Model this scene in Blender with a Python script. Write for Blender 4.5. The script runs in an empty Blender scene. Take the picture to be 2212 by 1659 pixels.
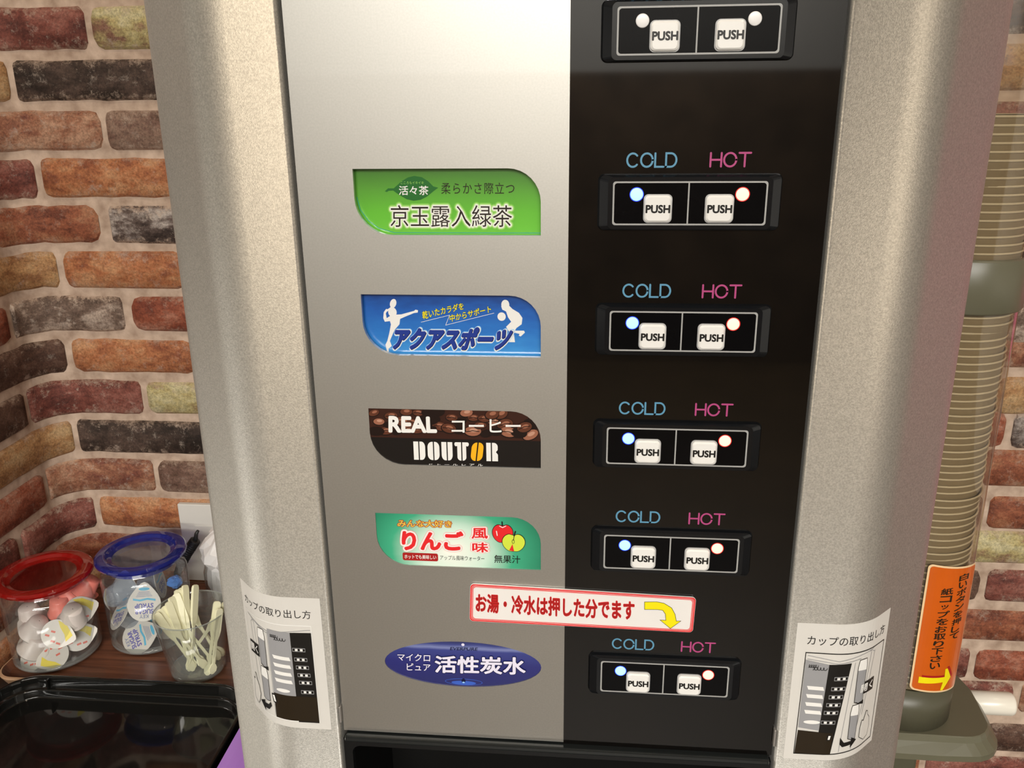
import bpy, bmesh, math, random
from mathutils import Vector, Matrix, Euler
from mathutils.geometry import tessellate_polygon

random.seed(7)
scene = bpy.context.scene
COL = scene.collection

# ------------------------------------------------------------------ camera
RT = Vector((0.9958, 0.0909, -0.0105)); FW = Vector((-0.0896, 0.9460, -0.3116))
UP = RT.cross(FW).normalized(); FW.normalize(); RT = FW.cross(UP).normalized()
cam_data = bpy.data.cameras.new('camera')
cam_data.sensor_fit = 'HORIZONTAL'; cam_data.sensor_width = 36.0
cam_data.lens = 36.0 * 1865.8 / 2212.0
cam_data.clip_start = 0.01
cam = bpy.data.objects.new('camera', cam_data)
CAM = Vector((0.1711, -0.49216, 0.35203))
cam.matrix_world = Matrix(((RT.x, UP.x, -FW.x, CAM.x), (RT.y, UP.y, -FW.y, CAM.y), (RT.z, UP.z, -FW.z, CAM.z), (0, 0, 0, 1)))
COL.objects.link(cam)
scene.camera = cam

# ------------------------------------------------------------------ world, light, exposure
world = bpy.data.worlds.new('world'); scene.world = world; world.use_nodes = True
world.node_tree.nodes['Background'].inputs[0].default_value = (1.0, 0.86, 0.70, 1)
world.node_tree.nodes['Background'].inputs[1].default_value = 0.05
scene.view_settings.view_transform = 'Standard'
scene.view_settings.look = 'None'
scene.view_settings.gamma = 1.0
scene.view_settings.use_curve_mapping = False
scene.view_settings.exposure = 0.0
CEIL, FLOOR = 1.38, -1.15
WARM = (1.0, 0.83, 0.62)
# ceiling lamps: (x, y, size_x, size_y, watts, colour)
PANEL_LAMPS = [(0.0, -2.7, 1.2, 0.35, 74, (1.0, 0.98, 0.93)), (1.05, -2.6, 0.9, 0.35, 40, (1.0, 0.96, 0.89)), (0.3, -4.0, 2.4, 0.35, 180, (1.0, 0.98, 0.93)), (-2.3, -0.5, 0.35, 1.0, 15, (1.0, 0.98, 0.94))]  # last panel is added unseen to brighten the left pillar's outer face
DOWN_LAMPS = [(-0.28, -0.15, 3.0), (0.85, -0.15, 2.2)]
for i, (x, y, sx, sy, w, c) in enumerate(PANEL_LAMPS):
    ld = bpy.data.lights.new('ceiling_panel_light', 'AREA'); ld.shape = 'RECTANGLE'; ld.size = sx; ld.size_y = sy
    ld.energy = w; ld.color = c
    lo = bpy.data.objects.new('ceiling_panel_light', ld); lo.location = (x, y, CEIL - 0.035); COL.objects.link(lo)
for i, (x, y, w) in enumerate(DOWN_LAMPS):
    ld = bpy.data.lights.new('downlight', 'AREA'); ld.shape = 'DISK'; ld.size = 0.07
    ld.energy = w; ld.color = WARM
    lo = bpy.data.objects.new('downlight', ld); lo.location = (x, y, CEIL - 0.02); COL.objects.link(lo)

# ------------------------------------------------------------------ materials
def nodes_of(name):
    m = bpy.data.materials.new(name); m.use_nodes = True
    nt = m.node_tree
    return m, nt, nt.nodes['Principled BSDF']

def c4(c): return (c[0], c[1], c[2], 1.0)

def srgb(r, g, b):
    f = lambda v: (v / 255 / 12.92) if v / 255 <= 0.04045 else ((v / 255 + 0.055) / 1.055) ** 2.4
    return (f(r), f(g), f(b))

def plain(name, col, rough=0.5, metal=0.0, coat=0.0, spec=0.5, var=0.06, scale=40.0, bump=0.0):
    """base colour with a faint procedural mottling"""
    m, nt, b = nodes_of(name)
    tc = nt.nodes.new('ShaderNodeTexCoord'); nz = nt.nodes.new('ShaderNodeTexNoise'); nz.inputs['Scale'].default_value = scale
    nz.inputs['Detail'].default_value = 3
    rp = nt.nodes.new('ShaderNodeValToRGB')
    rp.color_ramp.elements[0].position = 0.3; rp.color_ramp.elements[1].position = 0.7
    rp.color_ramp.elements[0].color = c4([max(0, v * (1 - var)) for v in col]); rp.color_ramp.elements[1].color = c4([min(1, v * (1 + var)) for v in col])
    nt.links.new(tc.outputs['Object'], nz.inputs['Vector']); nt.links.new(nz.outputs[0], rp.inputs[0]); nt.links.new(rp.outputs[0], b.inputs['Base Color'])
    b.inputs['Roughness'].default_value = rough; b.inputs['Metallic'].default_value = metal
    b.inputs['Coat Weight'].default_value = coat; b.inputs['Coat Roughness'].default_value = 0.02
    b.inputs['Specular IOR Level'].default_value = spec
    if bump:
        bp = nt.nodes.new('ShaderNodeBump'); bp.inputs['Strength'].default_value = bump; bp.inputs['Distance'].default_value = 0.001
        nt.links.new(nz.outputs[0], bp.inputs['Height']); nt.links.new(bp.outputs[0], b.inputs['Normal'])
    return m

def ink(name, col, rough=0.35):
    m, nt, b = nodes_of(name)
    b.inputs['Base Color'].default_value = c4(col); b.inputs['Roughness'].default_value = rough
    b.inputs['Specular IOR Level'].default_value = 0.3
    return m

def metallic_paint(name, col, rough, fl=0.18):
    m, nt, b = nodes_of(name)
    tc = nt.nodes.new('ShaderNodeTexCoord'); vz = nt.nodes.new('ShaderNodeTexVoronoi'); vz.inputs['Scale'].default_value = 1500
    nz = nt.nodes.new('ShaderNodeTexNoise'); nz.inputs['Scale'].default_value = 900; nz.inputs['Detail'].default_value = 2
    rp = nt.nodes.new('ShaderNodeValToRGB')
    rp.color_ramp.elements[0].position = 0.30; rp.color_ramp.elements[1].position = 0.72
    rp.color_ramp.elements[0].color = c4([v * (1 - fl) for v in col]); rp.color_ramp.elements[1].color = c4([min(1, v * (1 + fl)) for v in col])
    nt.links.new(tc.outputs['Object'], nz.inputs['Vector']); nt.links.new(tc.outputs['Object'], vz.inputs['Vector'])
    nt.links.new(nz.outputs[0], rp.inputs[0]); nt.links.new(rp.outputs[0], b.inputs['Base Color'])
    bp = nt.nodes.new('ShaderNodeBump'); bp.inputs['Strength'].default_value = 0.10; bp.inputs['Distance'].default_value = 0.0004
    nt.links.new(vz.outputs['Distance'], bp.inputs['Height']); nt.links.new(bp.outputs[0], b.inputs['Normal'])
    b.inputs['Metallic'].default_value = 0.92; b.inputs['Roughness'].default_value = rough
    return m

def gradient(name, stops, axis='Z', rough=0.3, coat=0.4, noise=0.0, nscale=8.0, radial=None):
    """printed gradient over the generated box of the card"""
    m, nt, b = nodes_of(name)
    tc = nt.nodes.new('ShaderNodeTexCoord')
    rp = nt.nodes.new('ShaderNodeValToRGB')
    el = rp.color_ramp.elements
    while len(el) < len(stops): el.new(0.5)
    for e, (p, c) in zip(el, stops): e.position = p; e.color = c4(c)
    if radial:
        mp = nt.nodes.new('ShaderNodeMapping'); mp.inputs['Location'].default_value = (-radial[0] * radial[2], 0, -radial[1] * radial[3]); mp.inputs['Scale'].default_value = (radial[2], 0, radial[3])
        ln = nt.nodes.new('ShaderNodeVectorMath'); ln.operation = 'LENGTH'
        nt.links.new(tc.outputs['Generated'], mp.inputs[0]); nt.links.new(mp.outputs[0], ln.inputs[0]); src = ln.outputs['Value']
    else:
        sp = nt.nodes.new('ShaderNodeSeparateXYZ'); nt.links.new(tc.outputs['Generated'], sp.inputs[0]); src = sp.outputs[axis]
    if noise:
        nz = nt.nodes.new('ShaderNodeTexNoise'); nz.inputs['Scale'].default_value = nscale; nz.inputs['Detail'].default_value = 4
        nt.links.new(tc.outputs['Generated'], nz.inputs['Vector'])
        ma = nt.nodes.new('ShaderNodeMath'); ma.operation = 'MULTIPLY_ADD'; ma.inputs[1].default_value = noise; ma.inputs[2].default_value = -noise / 2
        nt.links.new(nz.outputs[0], ma.inputs[0])
        ad = nt.nodes.new('ShaderNodeMath'); ad.operation = 'ADD'; nt.links.new(src, ad.inputs[0]); nt.links.new(ma.outputs[0], ad.inputs[1]); src = ad.outputs[0]
    nt.links.new(src, rp.inputs[0]); nt.links.new(rp.outputs[0], b.inputs['Base Color'])
    b.inputs['Roughness'].default_value = rough; b.inputs['Coat Weight'].default_value = coat; b.inputs['Coat Roughness'].default_value = 0.05
    return m

def glass(name, tint=(1, 1, 1), body=0.0, body_col=(1, 1, 1), refl=1.0, rough=0.0):
    """thin clear or coloured sheet: tinted transmission, fresnel reflection, a share of milky body"""
    m = bpy.data.materials.new(name); m.use_nodes = True; nt = m.node_tree; nt.nodes.clear()
    out = nt.nodes.new('ShaderNodeOutputMaterial'); tr = nt.nodes.new('ShaderNodeBsdfTransparent'); tr.inputs[0].default_value = c4(tint)
    df = nt.nodes.new('ShaderNodeBsdfDiffuse'); df.inputs[0].default_value = c4(body_col)
    gl = nt.nodes.new('ShaderNodeBsdfGlossy'); gl.inputs['Roughness'].default_value = rough; gl.inputs[0].default_value = (refl, refl, refl, 1)
    lw = nt.nodes.new('ShaderNodeLayerWeight'); lw.inputs[0].default_value = 0.5
    pw = nt.nodes.new('ShaderNodeMath'); pw.operation = 'POWER'; pw.inputs[1].default_value = 3.2; nt.links.new(lw.outputs['Facing'], pw.inputs[0])
    fr = nt.nodes.new('ShaderNodeMath'); fr.operation = 'MULTIPLY_ADD'; fr.inputs[1].default_value = 0.85; fr.inputs[2].default_value = 0.05; nt.links.new(pw.outputs[0], fr.inputs[0])
    m1 = nt.nodes.new('ShaderNodeMixShader'); m1.inputs[0].default_value = body
    m2 = nt.nodes.new('ShaderNodeMixShader')
    nt.links.new(tr.outputs[0], m1.inputs[1]); nt.links.new(df.outputs[0], m1.inputs[2])
    nt.links.new(fr.outputs[0], m2.inputs[0]); nt.links.new(m1.outputs[0], m2.inputs[1]); nt.links.new(gl.outputs[0], m2.inputs[2])
    nt.links.new(m2.outputs[0], out.inputs[0])
    return m

def emit(name, col, strength):
    m, nt, b = nodes_of(name)
    b.inputs['Base Color'].default_value = c4(col); b.inputs['Emission Color'].default_value = c4(col); b.inputs['Emission Strength'].default_value = strength
    return m

def brick_mat(name, cols, pale=0.25, speck=0.0):
    m, nt, b = nodes_of(name); N = nt.nodes.new; L = nt.links.new
    tc = N('ShaderNodeTexCoord')
    def noise(scale, det, rough, src=None):
        n = N('ShaderNodeTexNoise'); n.inputs['Scale'].default_value = scale; n.inputs['Detail'].default_value = det; n.inputs['Roughness'].default_value = rough
        L(src or tc.outputs['Object'], n.inputs['Vector']); return n.outputs[0]
    def ramp(src, stops):
        r = N('ShaderNodeValToRGB'); el = r.color_ramp.elements
        while len(el) < len(stops): el.new(0.5)
        for e, (q, c) in zip(el, stops): e.position = q; e.color = c4(c) if isinstance(c, tuple) else (c, c, c, 1)
        L(src, r.inputs[0]); return r.outputs[0]
    def mixc(f, a_, b_, mode='MIX'):
        x = N('ShaderNodeMix'); x.data_type = 'RGBA'; x.blend_type = mode
        for s_, v in ((0, f), (6, a_), (7, b_)):
            if isinstance(v, tuple): x.inputs[s_].default_value = c4(v)
            elif isinstance(v, float): x.inputs[s_].default_value = v
            else: L(v, x.inputs[s_])
        return x.outputs[2]
    mp = N('ShaderNodeMapping'); mp.inputs['Scale'].default_value = (0.7, 0.7, 1.4); L(tc.outputs['Object'], mp.inputs[0])
    n1 = noise(30, 7, 0.68, mp.outputs[0]); n2 = noise(75, 7, 0.85); n3 = noise(420, 3, 0.7)
    k = max(1, len(cols) - 1)
    col = ramp(n1, [(0.37 + 0.24 * i / k, c) for i, c in enumerate(cols)])
    col = mixc(0.75, col, ramp(n3, [(0.33, 0.50), (0.66, 1.32)]), 'MULTIPLY')
    # mortar smears and bloom: along the long edges and in patches
    sp = N('ShaderNodeSeparateXYZ'); L(tc.outputs['Generated'], sp.inputs[0])
    pp = N('ShaderNodeMath'); pp.operation = 'PINGPONG'; pp.inputs[1].default_value = 0.5; L(sp.outputs['Z'], pp.inputs[0])
    ed = N('ShaderNodeMath'); ed.operation = 'MULTIPLY_ADD'; ed.inputs[1].default_value = -0.55; L(pp.outputs[0], ed.inputs[0]); L(n2, ed.inputs[2])
    sm = ramp(ed.outputs[0], [(0.42, 0.0), (0.54, min(1.0, pale * 1.3))])
    col = mixc(sm, col, (0.50, 0.37, 0.28))
    bl = ramp(n2, [(0.555, 0.0), (0.66, min(1.0, pale * 1.1))])
    col = mixc(bl, col, (0.52, 0.44, 0.37))
    L(col, b.inputs['Base Color'])
    bp = N('ShaderNodeBump'); bp.inputs['Strength'].default_value = 0.45; bp.inputs['Distance'].default_value = 0.002
    L(n2, bp.inputs['Height']); L(bp.outputs[0], b.inputs['Normal'])
    b.inputs['Roughness'].default_value = 0.7; b.inputs['Specular IOR Level'].default_value = 0.3
    return m

M = {}
M['pillar'] = metallic_paint('silver_metallic_paint', (0.43, 0.42, 0.39), 0.43)
M['pillar'].node_tree.nodes['Principled BSDF'].inputs['Metallic'].default_value = 0.76
M['silver'] = metallic_paint('silver_printed_acrylic', (0.485, 0.472, 0.437), 0.45, 0.04)
_b = M['silver'].node_tree.nodes['Principled BSDF']; _b.inputs['Coat Weight'].default_value = 1.0; _b.inputs['Coat Roughness'].default_value = 0.015
for l in list(M['silver'].node_tree.links):
    if l.to_socket == _b.inputs['Normal']: M['silver'].node_tree.links.remove(l)
M['black_gloss'] = plain('black_acrylic', (0.0035, 0.0030, 0.0026), 0.04, spec=0.5)
M['black'] = plain('black_plastic', (0.005, 0.0055, 0.006), 0.2, spec=0.35)
M['module'] = plain('black_module_plastic', (0.005, 0.006, 0.0075), 0.14, spec=0.4)
M['window'] = plain('black_button_window', (0.003, 0.003, 0.0035), 0.10, spec=0.12)
M['black_matt'] = plain('matt_black_plastic', (0.0035, 0.0034, 0.0032), 0.55, spec=0.2)
M['trim'] = plain('smoked_trim', (0.012, 0.014, 0.014), 0.10)
M['key'] = plain('white_key_plastic', (0.80, 0.79, 0.76), 0.28, var=0.01)
M['key_rim'] = plain('grey_key_rim', (0.42, 0.42, 0.42), 0.35, var=0.02)
M['grey_line'] = ink('grey_line_print', (0.36, 0.36, 0.35))
M['led_blue'] = emit('blue_indicator', (0.18, 0.45, 1.0), 2.6)
M['led_red'] = emit('red_indicator', (1.0, 0.32, 0.22), 2.6)
M['led_off'] = plain('white_indicator', (0.80, 0.79, 0.78), 0.3, var=0.01)
M['led_bloom_b'] = emit('blue_halo_ring', (0.01, 0.03, 0.9), 0.5)
M['led_bloom_r'] = emit('red_halo_ring', (0.8, 0.01, 0.01), 0.5)
M['cold'] = ink('cold_blue_ink', srgb(92, 146, 176))
M['hot'] = ink('hot_pink_ink', srgb(174, 72, 124))
M['ink'] = ink('black_ink', (0.012, 0.011, 0.010))
M['ink_brown'] = ink('dark_brown_ink', (0.022, 0.015, 0.008))
M['white'] = ink('white_ink', (0.82, 0.81, 0.78))
M['cream'] = ink('pale_green_ink', srgb(205, 232, 178))
M['lime'] = ink('light_green_ink', srgb(150, 208, 100))
M['lime_low'] = ink('mid_green_ink', srgb(125, 196, 78)); M['bean_hi'] = ink('bean_shine_ink', srgb(186, 140, 118))
M['leaf_green'] = ink('leaf_green_ink', srgb(38, 105, 42))
M['teal_line'] = ink('teal_ink', srgb(30, 150, 150))
M['sky_ink'] = ink('light_blue_ink', srgb(150, 200, 240))
M['navy'] = ink('navy_ink', srgb(34, 56, 140))
M['navy_dark'] = ink('dark_navy_ink', srgb(16, 22, 60))
M['yellow'] = ink('yellow_ink', srgb(240, 224, 20))
M['red'] = ink('red_ink', srgb(222, 40, 45))
M['red_dark'] = ink('dark_red_ink', srgb(165, 30, 30))
M['pink'] = ink('pink_ink', srgb(245, 175, 170))
M['gold'] = ink('gold_ink', srgb(225, 195, 80))
M['orange_ink'] = ink('amber_ink', srgb(244, 176, 30))
M['apple_green'] = ink('apple_flesh_ink', srgb(205, 222, 70))
M['lilac'] = ink('lilac_white_ink', srgb(226, 222, 240))
M['water'] = ink('water_blue_ink', srgb(60, 95, 190))
M['grey_mid'] = ink('mid_grey_ink', srgb(150, 150, 152))
M['grey_light'] = ink('light_grey_ink', srgb(205, 203, 198))
M['bean1'] = ink('bean_brown_ink', srgb(92, 52, 36)); M['bean2'] = ink('bean_dark_ink', srgb(56, 30, 22)); M['bean3'] = ink('bean_light_ink', srgb(150, 98, 76)); M['bean4'] = ink('bean_black_ink', srgb(30, 18, 14))
M['paper'] = plain('white_sticker_paper', (0.66, 0.64, 0.60), 0.4, var=0.01)
M['card_white'] = plain('laminated_white_card', (0.80, 0.77, 0.74), 0.25, coat=0.3, var=0.01)
M['glass'] = glass('clear_glass', (0.95, 0.96, 0.955), 0.05, (0.6, 0.62, 0.6))
M['glass_thick'] = glass('thick_glass_base', (0.78, 0.82, 0.80), 0.22, (0.66, 0.68, 0.66))
M['tube'] = glass('clear_tube_plastic', (0.93, 0.90, 0.84), 0.05, (0.5, 0.45, 0.38), 0.9)
M['lid_red'] = glass('red_lid_plastic', (0.70, 0.035, 0.03), 0.45, (0.42, 0.012, 0.010), 1.0, 0.05)
M['lid_blue'] = glass('blue_lid_plastic', (0.12, 0.16, 0.72), 0.45, (0.022, 0.035, 0.30), 1.0, 0.05)
M['lid_blue_pane'] = glass('clear_blue_pane', (0.45, 0.50, 0.62), 0.30, (0.22, 0.25, 0.32), 1.0, 0.05)
M['lid_red_pane'] = glass('clear_red_pane', (0.45, 0.03, 0.03), 0.45, (0.13, 0.010, 0.008), 1.0, 0.05)
M['cream_cup'] = plain('white_portion_cup', (0.66, 0.59, 0.55), 0.4, var=0.03)
M['salmon_cup'] = plain('salmon_portion_cup', (0.80, 0.22, 0.17), 0.4, var=0.04)
M['foil'] = plain('white_foil_lid', (0.64, 0.61, 0.56), 0.35, var=0.03)
M['foil_yellow'] = ink('yellow_foil_print', srgb(222, 205, 80)); M['foil_red'] = ink('red_foil_print', srgb(215, 110, 95))
M['syrup_cup'] = glass('clear_syrup_cup', (0.72, 0.78, 0.86), 0.30, (0.50, 0.56, 0.66), 1.0, 0.1)
M['syrup_print'] = ink('purple_blue_print', srgb(84, 84, 170)); M['syrup_aqua'] = ink('aqua_print', srgb(90, 180, 215)); M['syrup_grey'] = ink('grey_print', srgb(120, 130, 165))
M['blue_foil'] = plain('blue_foil', srgb(90, 140, 215), 0.3)
M['stirrer'] = plain('ivory_plastic', (0.82, 0.80, 0.56), 0.38, var=0.02)
M['outlet'] = plain('white_wall_plate', (0.72, 0.70, 0.66), 0.4, var=0.01)
M['cord'] = plain('black_rubber', (0.018, 0.018, 0.018), 0.5)
M['bag'] = plain('white_plastic_film', (0.80, 0.78, 0.77), 0.35, var=0.03)
M['purple'] = gradient('purple_leaflet', [(0.0, srgb(176, 128, 214)), (0.45, srgb(170, 120, 208)), (0.52, srgb(236, 214, 240)), (1.0, srgb(228, 200, 238))], 'X', noise=0.9, nscale=5)
M['olive'] = plain('olive_grey_plastic', srgb(98, 96, 78), 0.35, var=0.02)
M['olive_dark'] = plain('dark_olive_plastic', srgb(80, 78, 62), 0.4, var=0.02)
M['button_white'] = plain('ivory_push_button', (0.82, 0.78, 0.68), 0.25, var=0.01)
M['cup_paper'] = plain('tan_paper_cup', (0.21, 0.155, 0.080), 0.6, var=0.05)
M['cup_rim'] = plain('pale_cup_rim', (0.50, 0.42, 0.28), 0.5, var=0.03)
M['orange'] = plain('orange_sticker', srgb(205, 92, 14), 0.3, coat=0.3, var=0.03)
M['sticker_edge'] = plain('cream_sticker_edge', srgb(238, 205, 160), 0.35, var=0.02)
M['tray_black'] = plain('black_melamine', (0.006, 0.006, 0.0055), 0.05)
M['counter'] = plain('black_counter', (0.009, 0.008, 0.008), 0.2)
M['tray_rim'] = plain('tan_tray_edge', srgb(176, 140, 110), 0.3, var=0.05)
M['plaster'] = plain('white_plaster', (0.72, 0.70, 0.66), 0.9, var=0.02, scale=6)
M['plaster_dim'] = plain('beige_plaster', (0.26, 0.25, 0.235), 0.9, var=0.02, scale=6)
M['ceiling'] = plain('white_ceiling_paint', (0.86, 0.83, 0.78), 0.9, var=0.02, scale=6)
M['wood_dark'] = plain('dark_wall_panel', (0.065, 0.042, 0.026), 0.5, var=0.3, scale=6)
M['floor'] = plain('brown_floor', (0.050, 0.031, 0.014), 0.45, var=0.15, scale=5)
M['lamp_face'] = emit('lamp_diffuser', (1.0, 0.9, 0.76), 4.0)
M['pink_reflector'] = plain('pink_reflector', (0.80, 0.16, 0.30), 0.5, var=0.05, scale=8)
M['machine_side'] = plain('grey_machine_body', (0.33, 0.31, 0.29), 0.4, metal=0.5)
# wood grain
m, nt, b = nodes_of('wood_grain_tray'); M['wood'] = m
tc = nt.nodes.new('ShaderNodeTexCoord'); mp = nt.nodes.new('ShaderNodeMapping'); mp.inputs['Scale'].default_value = (6, 130, 20)
nz = nt.nodes.new('ShaderNodeTexNoise'); nz.inputs['Scale'].default_value = 1.0; nz.inputs['Detail'].default_value = 6; nz.inputs['Roughness'].default_value = 0.65; nz.inputs['Distortion'].default_value = 0.4
rp = nt.nodes.new('ShaderNodeValToRGB'); rp.color_ramp.elements[0].position = 0.32; rp.color_ramp.elements[1].position = 0.68
rp.color_ramp.elements[0].color = c4(srgb(62, 34, 24)); rp.color_ramp.elements[1].color = c4(srgb(122, 76, 54))
nt.links.new(tc.outputs['Object'], mp.inputs[0]); nt.links.new(mp.outputs[0], nz.inputs['Vector']); nt.links.new(nz.outputs[0], rp.inputs[0]); nt.links.new(rp.outputs[0], b.inputs['Base Color'])
b.inputs['Roughness'].default_value = 0.3
# mortar
m, nt, b = nodes_of('mortar'); M['mortar'] = m
tc = nt.nodes.new('ShaderNodeTexCoord'); nz = nt.nodes.new('ShaderNodeTexNoise'); nz.inputs['Scale'].default_value = 60; nz.inputs['Detail'].default_value = 6
rp = nt.nodes.new('ShaderNodeValToRGB'); rp.color_ramp.elements[0].position = 0.3; rp.color_ramp.elements[1].position = 0.7
rp.color_ramp.elements[0].color = c4((0.38, 0.27, 0.20)); rp.color_ramp.elements[1].color = c4((0.66, 0.51, 0.40))
nt.links.new(tc.outputs['Object'], nz.inputs['Vector']); nt.links.new(nz.outputs[0], rp.inputs[0]); nt.links.new(rp.outputs[0], b.inputs['Base Color'])
bp = nt.nodes.new('ShaderNodeBump'); bp.inputs['Strength'].default_value = 0.4; bp.inputs['Distance'].default_value = 0.003; nt.links.new(nz.outputs[0], bp.inputs['Height']); nt.links.new(bp.outputs[0], b.inputs['Normal'])
b.inputs['Roughness'].default_value = 0.85; b.inputs['Specular IOR Level'].default_value = 0.2
# brick colours
BR = {
 'maroon': brick_mat('maroon_brick', [(0.10, 0.030, 0.022), (0.20, 0.062, 0.045), (0.30, 0.12, 0.09)], 0.4),
 'yellow': brick_mat('yellow_green_brick', [(0.24, 0.12, 0.08), (0.46, 0.38, 0.17), (0.56, 0.50, 0.29)], 0.4),
 'black': brick_mat('charred_brick', [(0.022, 0.014, 0.010), (0.050, 0.032, 0.024), (0.10, 0.065, 0.05)], 0.4),
 'pinkbrown': brick_mat('pink_brown_brick', [(0.18, 0.06, 0.04), (0.32, 0.14, 0.08), (0.48, 0.28, 0.18)], 0.4),
 'greybrown': brick_mat('grey_brown_brick', [(0.12, 0.065, 0.045), (0.20, 0.115, 0.085), (0.28, 0.18, 0.13)], 0.4),
 'orange': brick_mat('orange_brick', [(0.26, 0.085, 0.04), (0.43, 0.165, 0.07), (0.54, 0.28, 0.14)], 0.3),
 'redbrown': brick_mat('red_brown_brick', [(0.15, 0.045, 0.025), (0.29, 0.095, 0.048), (0.38, 0.17, 0.09)]),
 'whitedark': brick_mat('dark_brick_with_white_bloom', [(0.04, 0.026, 0.022), (0.12, 0.085, 0.072), (0.45, 0.39, 0.35)], 0.8),
 'tan': brick_mat('tan_brick', [(0.26, 0.12, 0.05), (0.42, 0.23, 0.10), (0.50, 0.33, 0.17)]),
 'greywhite': brick_mat('grey_brick_with_white_bloom', [(0.10, 0.065, 0.048), (0.18, 0.12, 0.09), (0.46, 0.36, 0.29)], 0.7),
 'red': brick_mat('red_brick', [(0.18, 0.045, 0.025), (0.30, 0.085, 0.045), (0.40, 0.17, 0.11)]),
 'darkbrown': brick_mat('dark_brown_brick', [(0.05, 0.024, 0.016), (0.09, 0.045, 0.03), (0.15, 0.085, 0.06)], 0.3),
}

# ------------------------------------------------------------------ object helpers
def wloc(p):
    v = Vector((0, 0, 0))
    while p is not None: v += p.location; p = p.parent
    return v

def obj(name, verts, faces, mats, parent=None, smooth=False, fm=None, label=None, weld=False):
    """link one mesh object; verts are world coordinates (parents are unrotated)"""
    me = bpy.data.meshes.new(name)
    off = wloc(parent)
    me.from_pydata([Vector(v) - off for v in verts], [], faces)
    for mt in (mats if isinstance(mats, (list, tuple)) else [mats]): me.materials.append(mt)
    if fm: me.polygons.foreach_set('material_index', fm)
    if weld or True:
        bm = bmesh.new(); bm.from_mesh(me)
        if weld: bmesh.ops.remove_doubles(bm, verts=bm.verts, dist=1e-6)
        bmesh.ops.recalc_face_normals(bm, faces=bm.faces) if weld else None
        bm.to_mesh(me); bm.free()
    if smooth:
        for p in me.polygons: p.use_smooth = True
    me.update()
    o = bpy.data.objects.new(name, me); COL.objects.link(o)
    if parent: o.parent = parent
    if label: o['label'] = label
    return o

def from_bm(name, bm, mats, parent=None, smooth=False, label=None):
    me = bpy.data.meshes.new(name); off = wloc(parent)
    for v in bm.verts: v.co -= off
    bm.to_mesh(me); bm.free()
    for mt in (mats if isinstance(mats, (list, tuple)) else [mats]): me.materials.append(mt)
    if smooth:
        for p in me.polygons: p.use_smooth = True
    o = bpy.data.objects.new(name, me); COL.objects.link(o)
    if parent: o.parent = parent
    if label: o['label'] = label
    return o

def creased(o, deg=35):
    for pl in o.data.polygons: pl.use_smooth = True
    o.data.set_sharp_from_angle(angle=math.radians(deg)); return o

def thing(name, label, cat, loc=(0, 0, 0), group=None):
    o = bpy.data.objects.new(name, None); o.empty_display_size = 0.02; o.location = loc; COL.objects.link(o)
    return tag(o, label, cat, group)

def tag(o, label, cat, group=None):
    o['label'] = label; o['category'] = cat
    if group: o['group'] = group
    return o

def box(name, x0, x1, y0, y1, z0, z1, mat, parent=None, bevel=0.0, seg=2, label=None):
    bm = bmesh.new(); bmesh.ops.create_cube(bm, size=1.0)
    for v in bm.verts: v.co = Vector((x0 + (v.co.x + .5) * (x1 - x0), y0 + (v.co.y + .5) * (y1 - y0), z0 + (v.co.z + .5) * (z1 - z0)))
    if bevel: bmesh.ops.bevel(bm, geom=list(bm.edges), offset=bevel, segments=seg, profile=0.5, affect='EDGES')
    return from_bm(name, bm, mat, parent, smooth=False, label=label)

def rrect(x0, z0, x1, z1, r, n=6):
    """rounded rectangle, counter-clockwise; r = radius or four radii (bl, br, tr, tl)"""
    rs = r if isinstance(r, (tuple, list)) else (r,) * 4
    out = []
    for (cx, cz, a0, rr) in ((x0 + rs[0], z0 + rs[0], 180, rs[0]), (x1 - rs[1], z0 + rs[1], 270, rs[1]), (x1 - rs[2], z1 - rs[2], 0, rs[2]), (x0 + rs[3], z1 - rs[3], 90, rs[3])):
        if rr < 1e-7: out.append((cx, cz)); continue
        for i in range(n + 1):
            a = math.radians(a0 + 90 * i / n); out.append((cx + rr * math.cos(a), cz + rr * math.sin(a)))
    return out

def ellipse(cx, cz, rx, rz, n=28, rot=0.0):
    c, s = math.cos(rot), math.sin(rot); o = []
    for i in range(n):
        a = 2 * math.pi * i / n; u, v = rx * math.cos(a), rz * math.sin(a); o.append((cx + u * c - v * s, cz + u * s + v * c))
    return o

def tri(poly):
    return [tuple(t) for t in tessellate_polygon([[Vector((p[0], p[1], 0)) for p in poly]])]

def prism(name, poly, y0, y1, mat, parent=None, inset=0.0, y_in=None, label=None, smooth=False):
    """polygon in x,z pulled along y; y0 is the front; optional inset front ring (a chamfer)"""
    n = len(poly); cx = sum(p[0] for p in poly) / n; cz = sum(p[1] for p in poly) / n
    rings = [[(x, y1, z) for x, z in poly]]
    if inset:
        w = max(abs(p[0] - cx) for p in poly); h = max(abs(p[1] - cz) for p in poly)
        rings.append([(x, y_in, z) for x, z in poly])
        rings.append([(cx + (x - cx) * (1 - inset / w), y0, cz + (z - cz) * (1 - inset / h)) for x, z in poly])
    else: rings.append([(x, y0, z) for x, z in poly])
    V = [p for r in rings for p in r]; F = []
    for k in range(len(rings) - 1):
        for i in range(n): F.append((k * n + i, k * n + (i + 1) % n, (k + 1) * n + (i + 1) % n, (k + 1) * n + i))
    b = (len(rings) - 1) * n
    F += [tuple(b + i for i in t) for t in tri(poly)]
    return obj(name, V, F, mat, parent, label=label, smooth=smooth)

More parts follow.
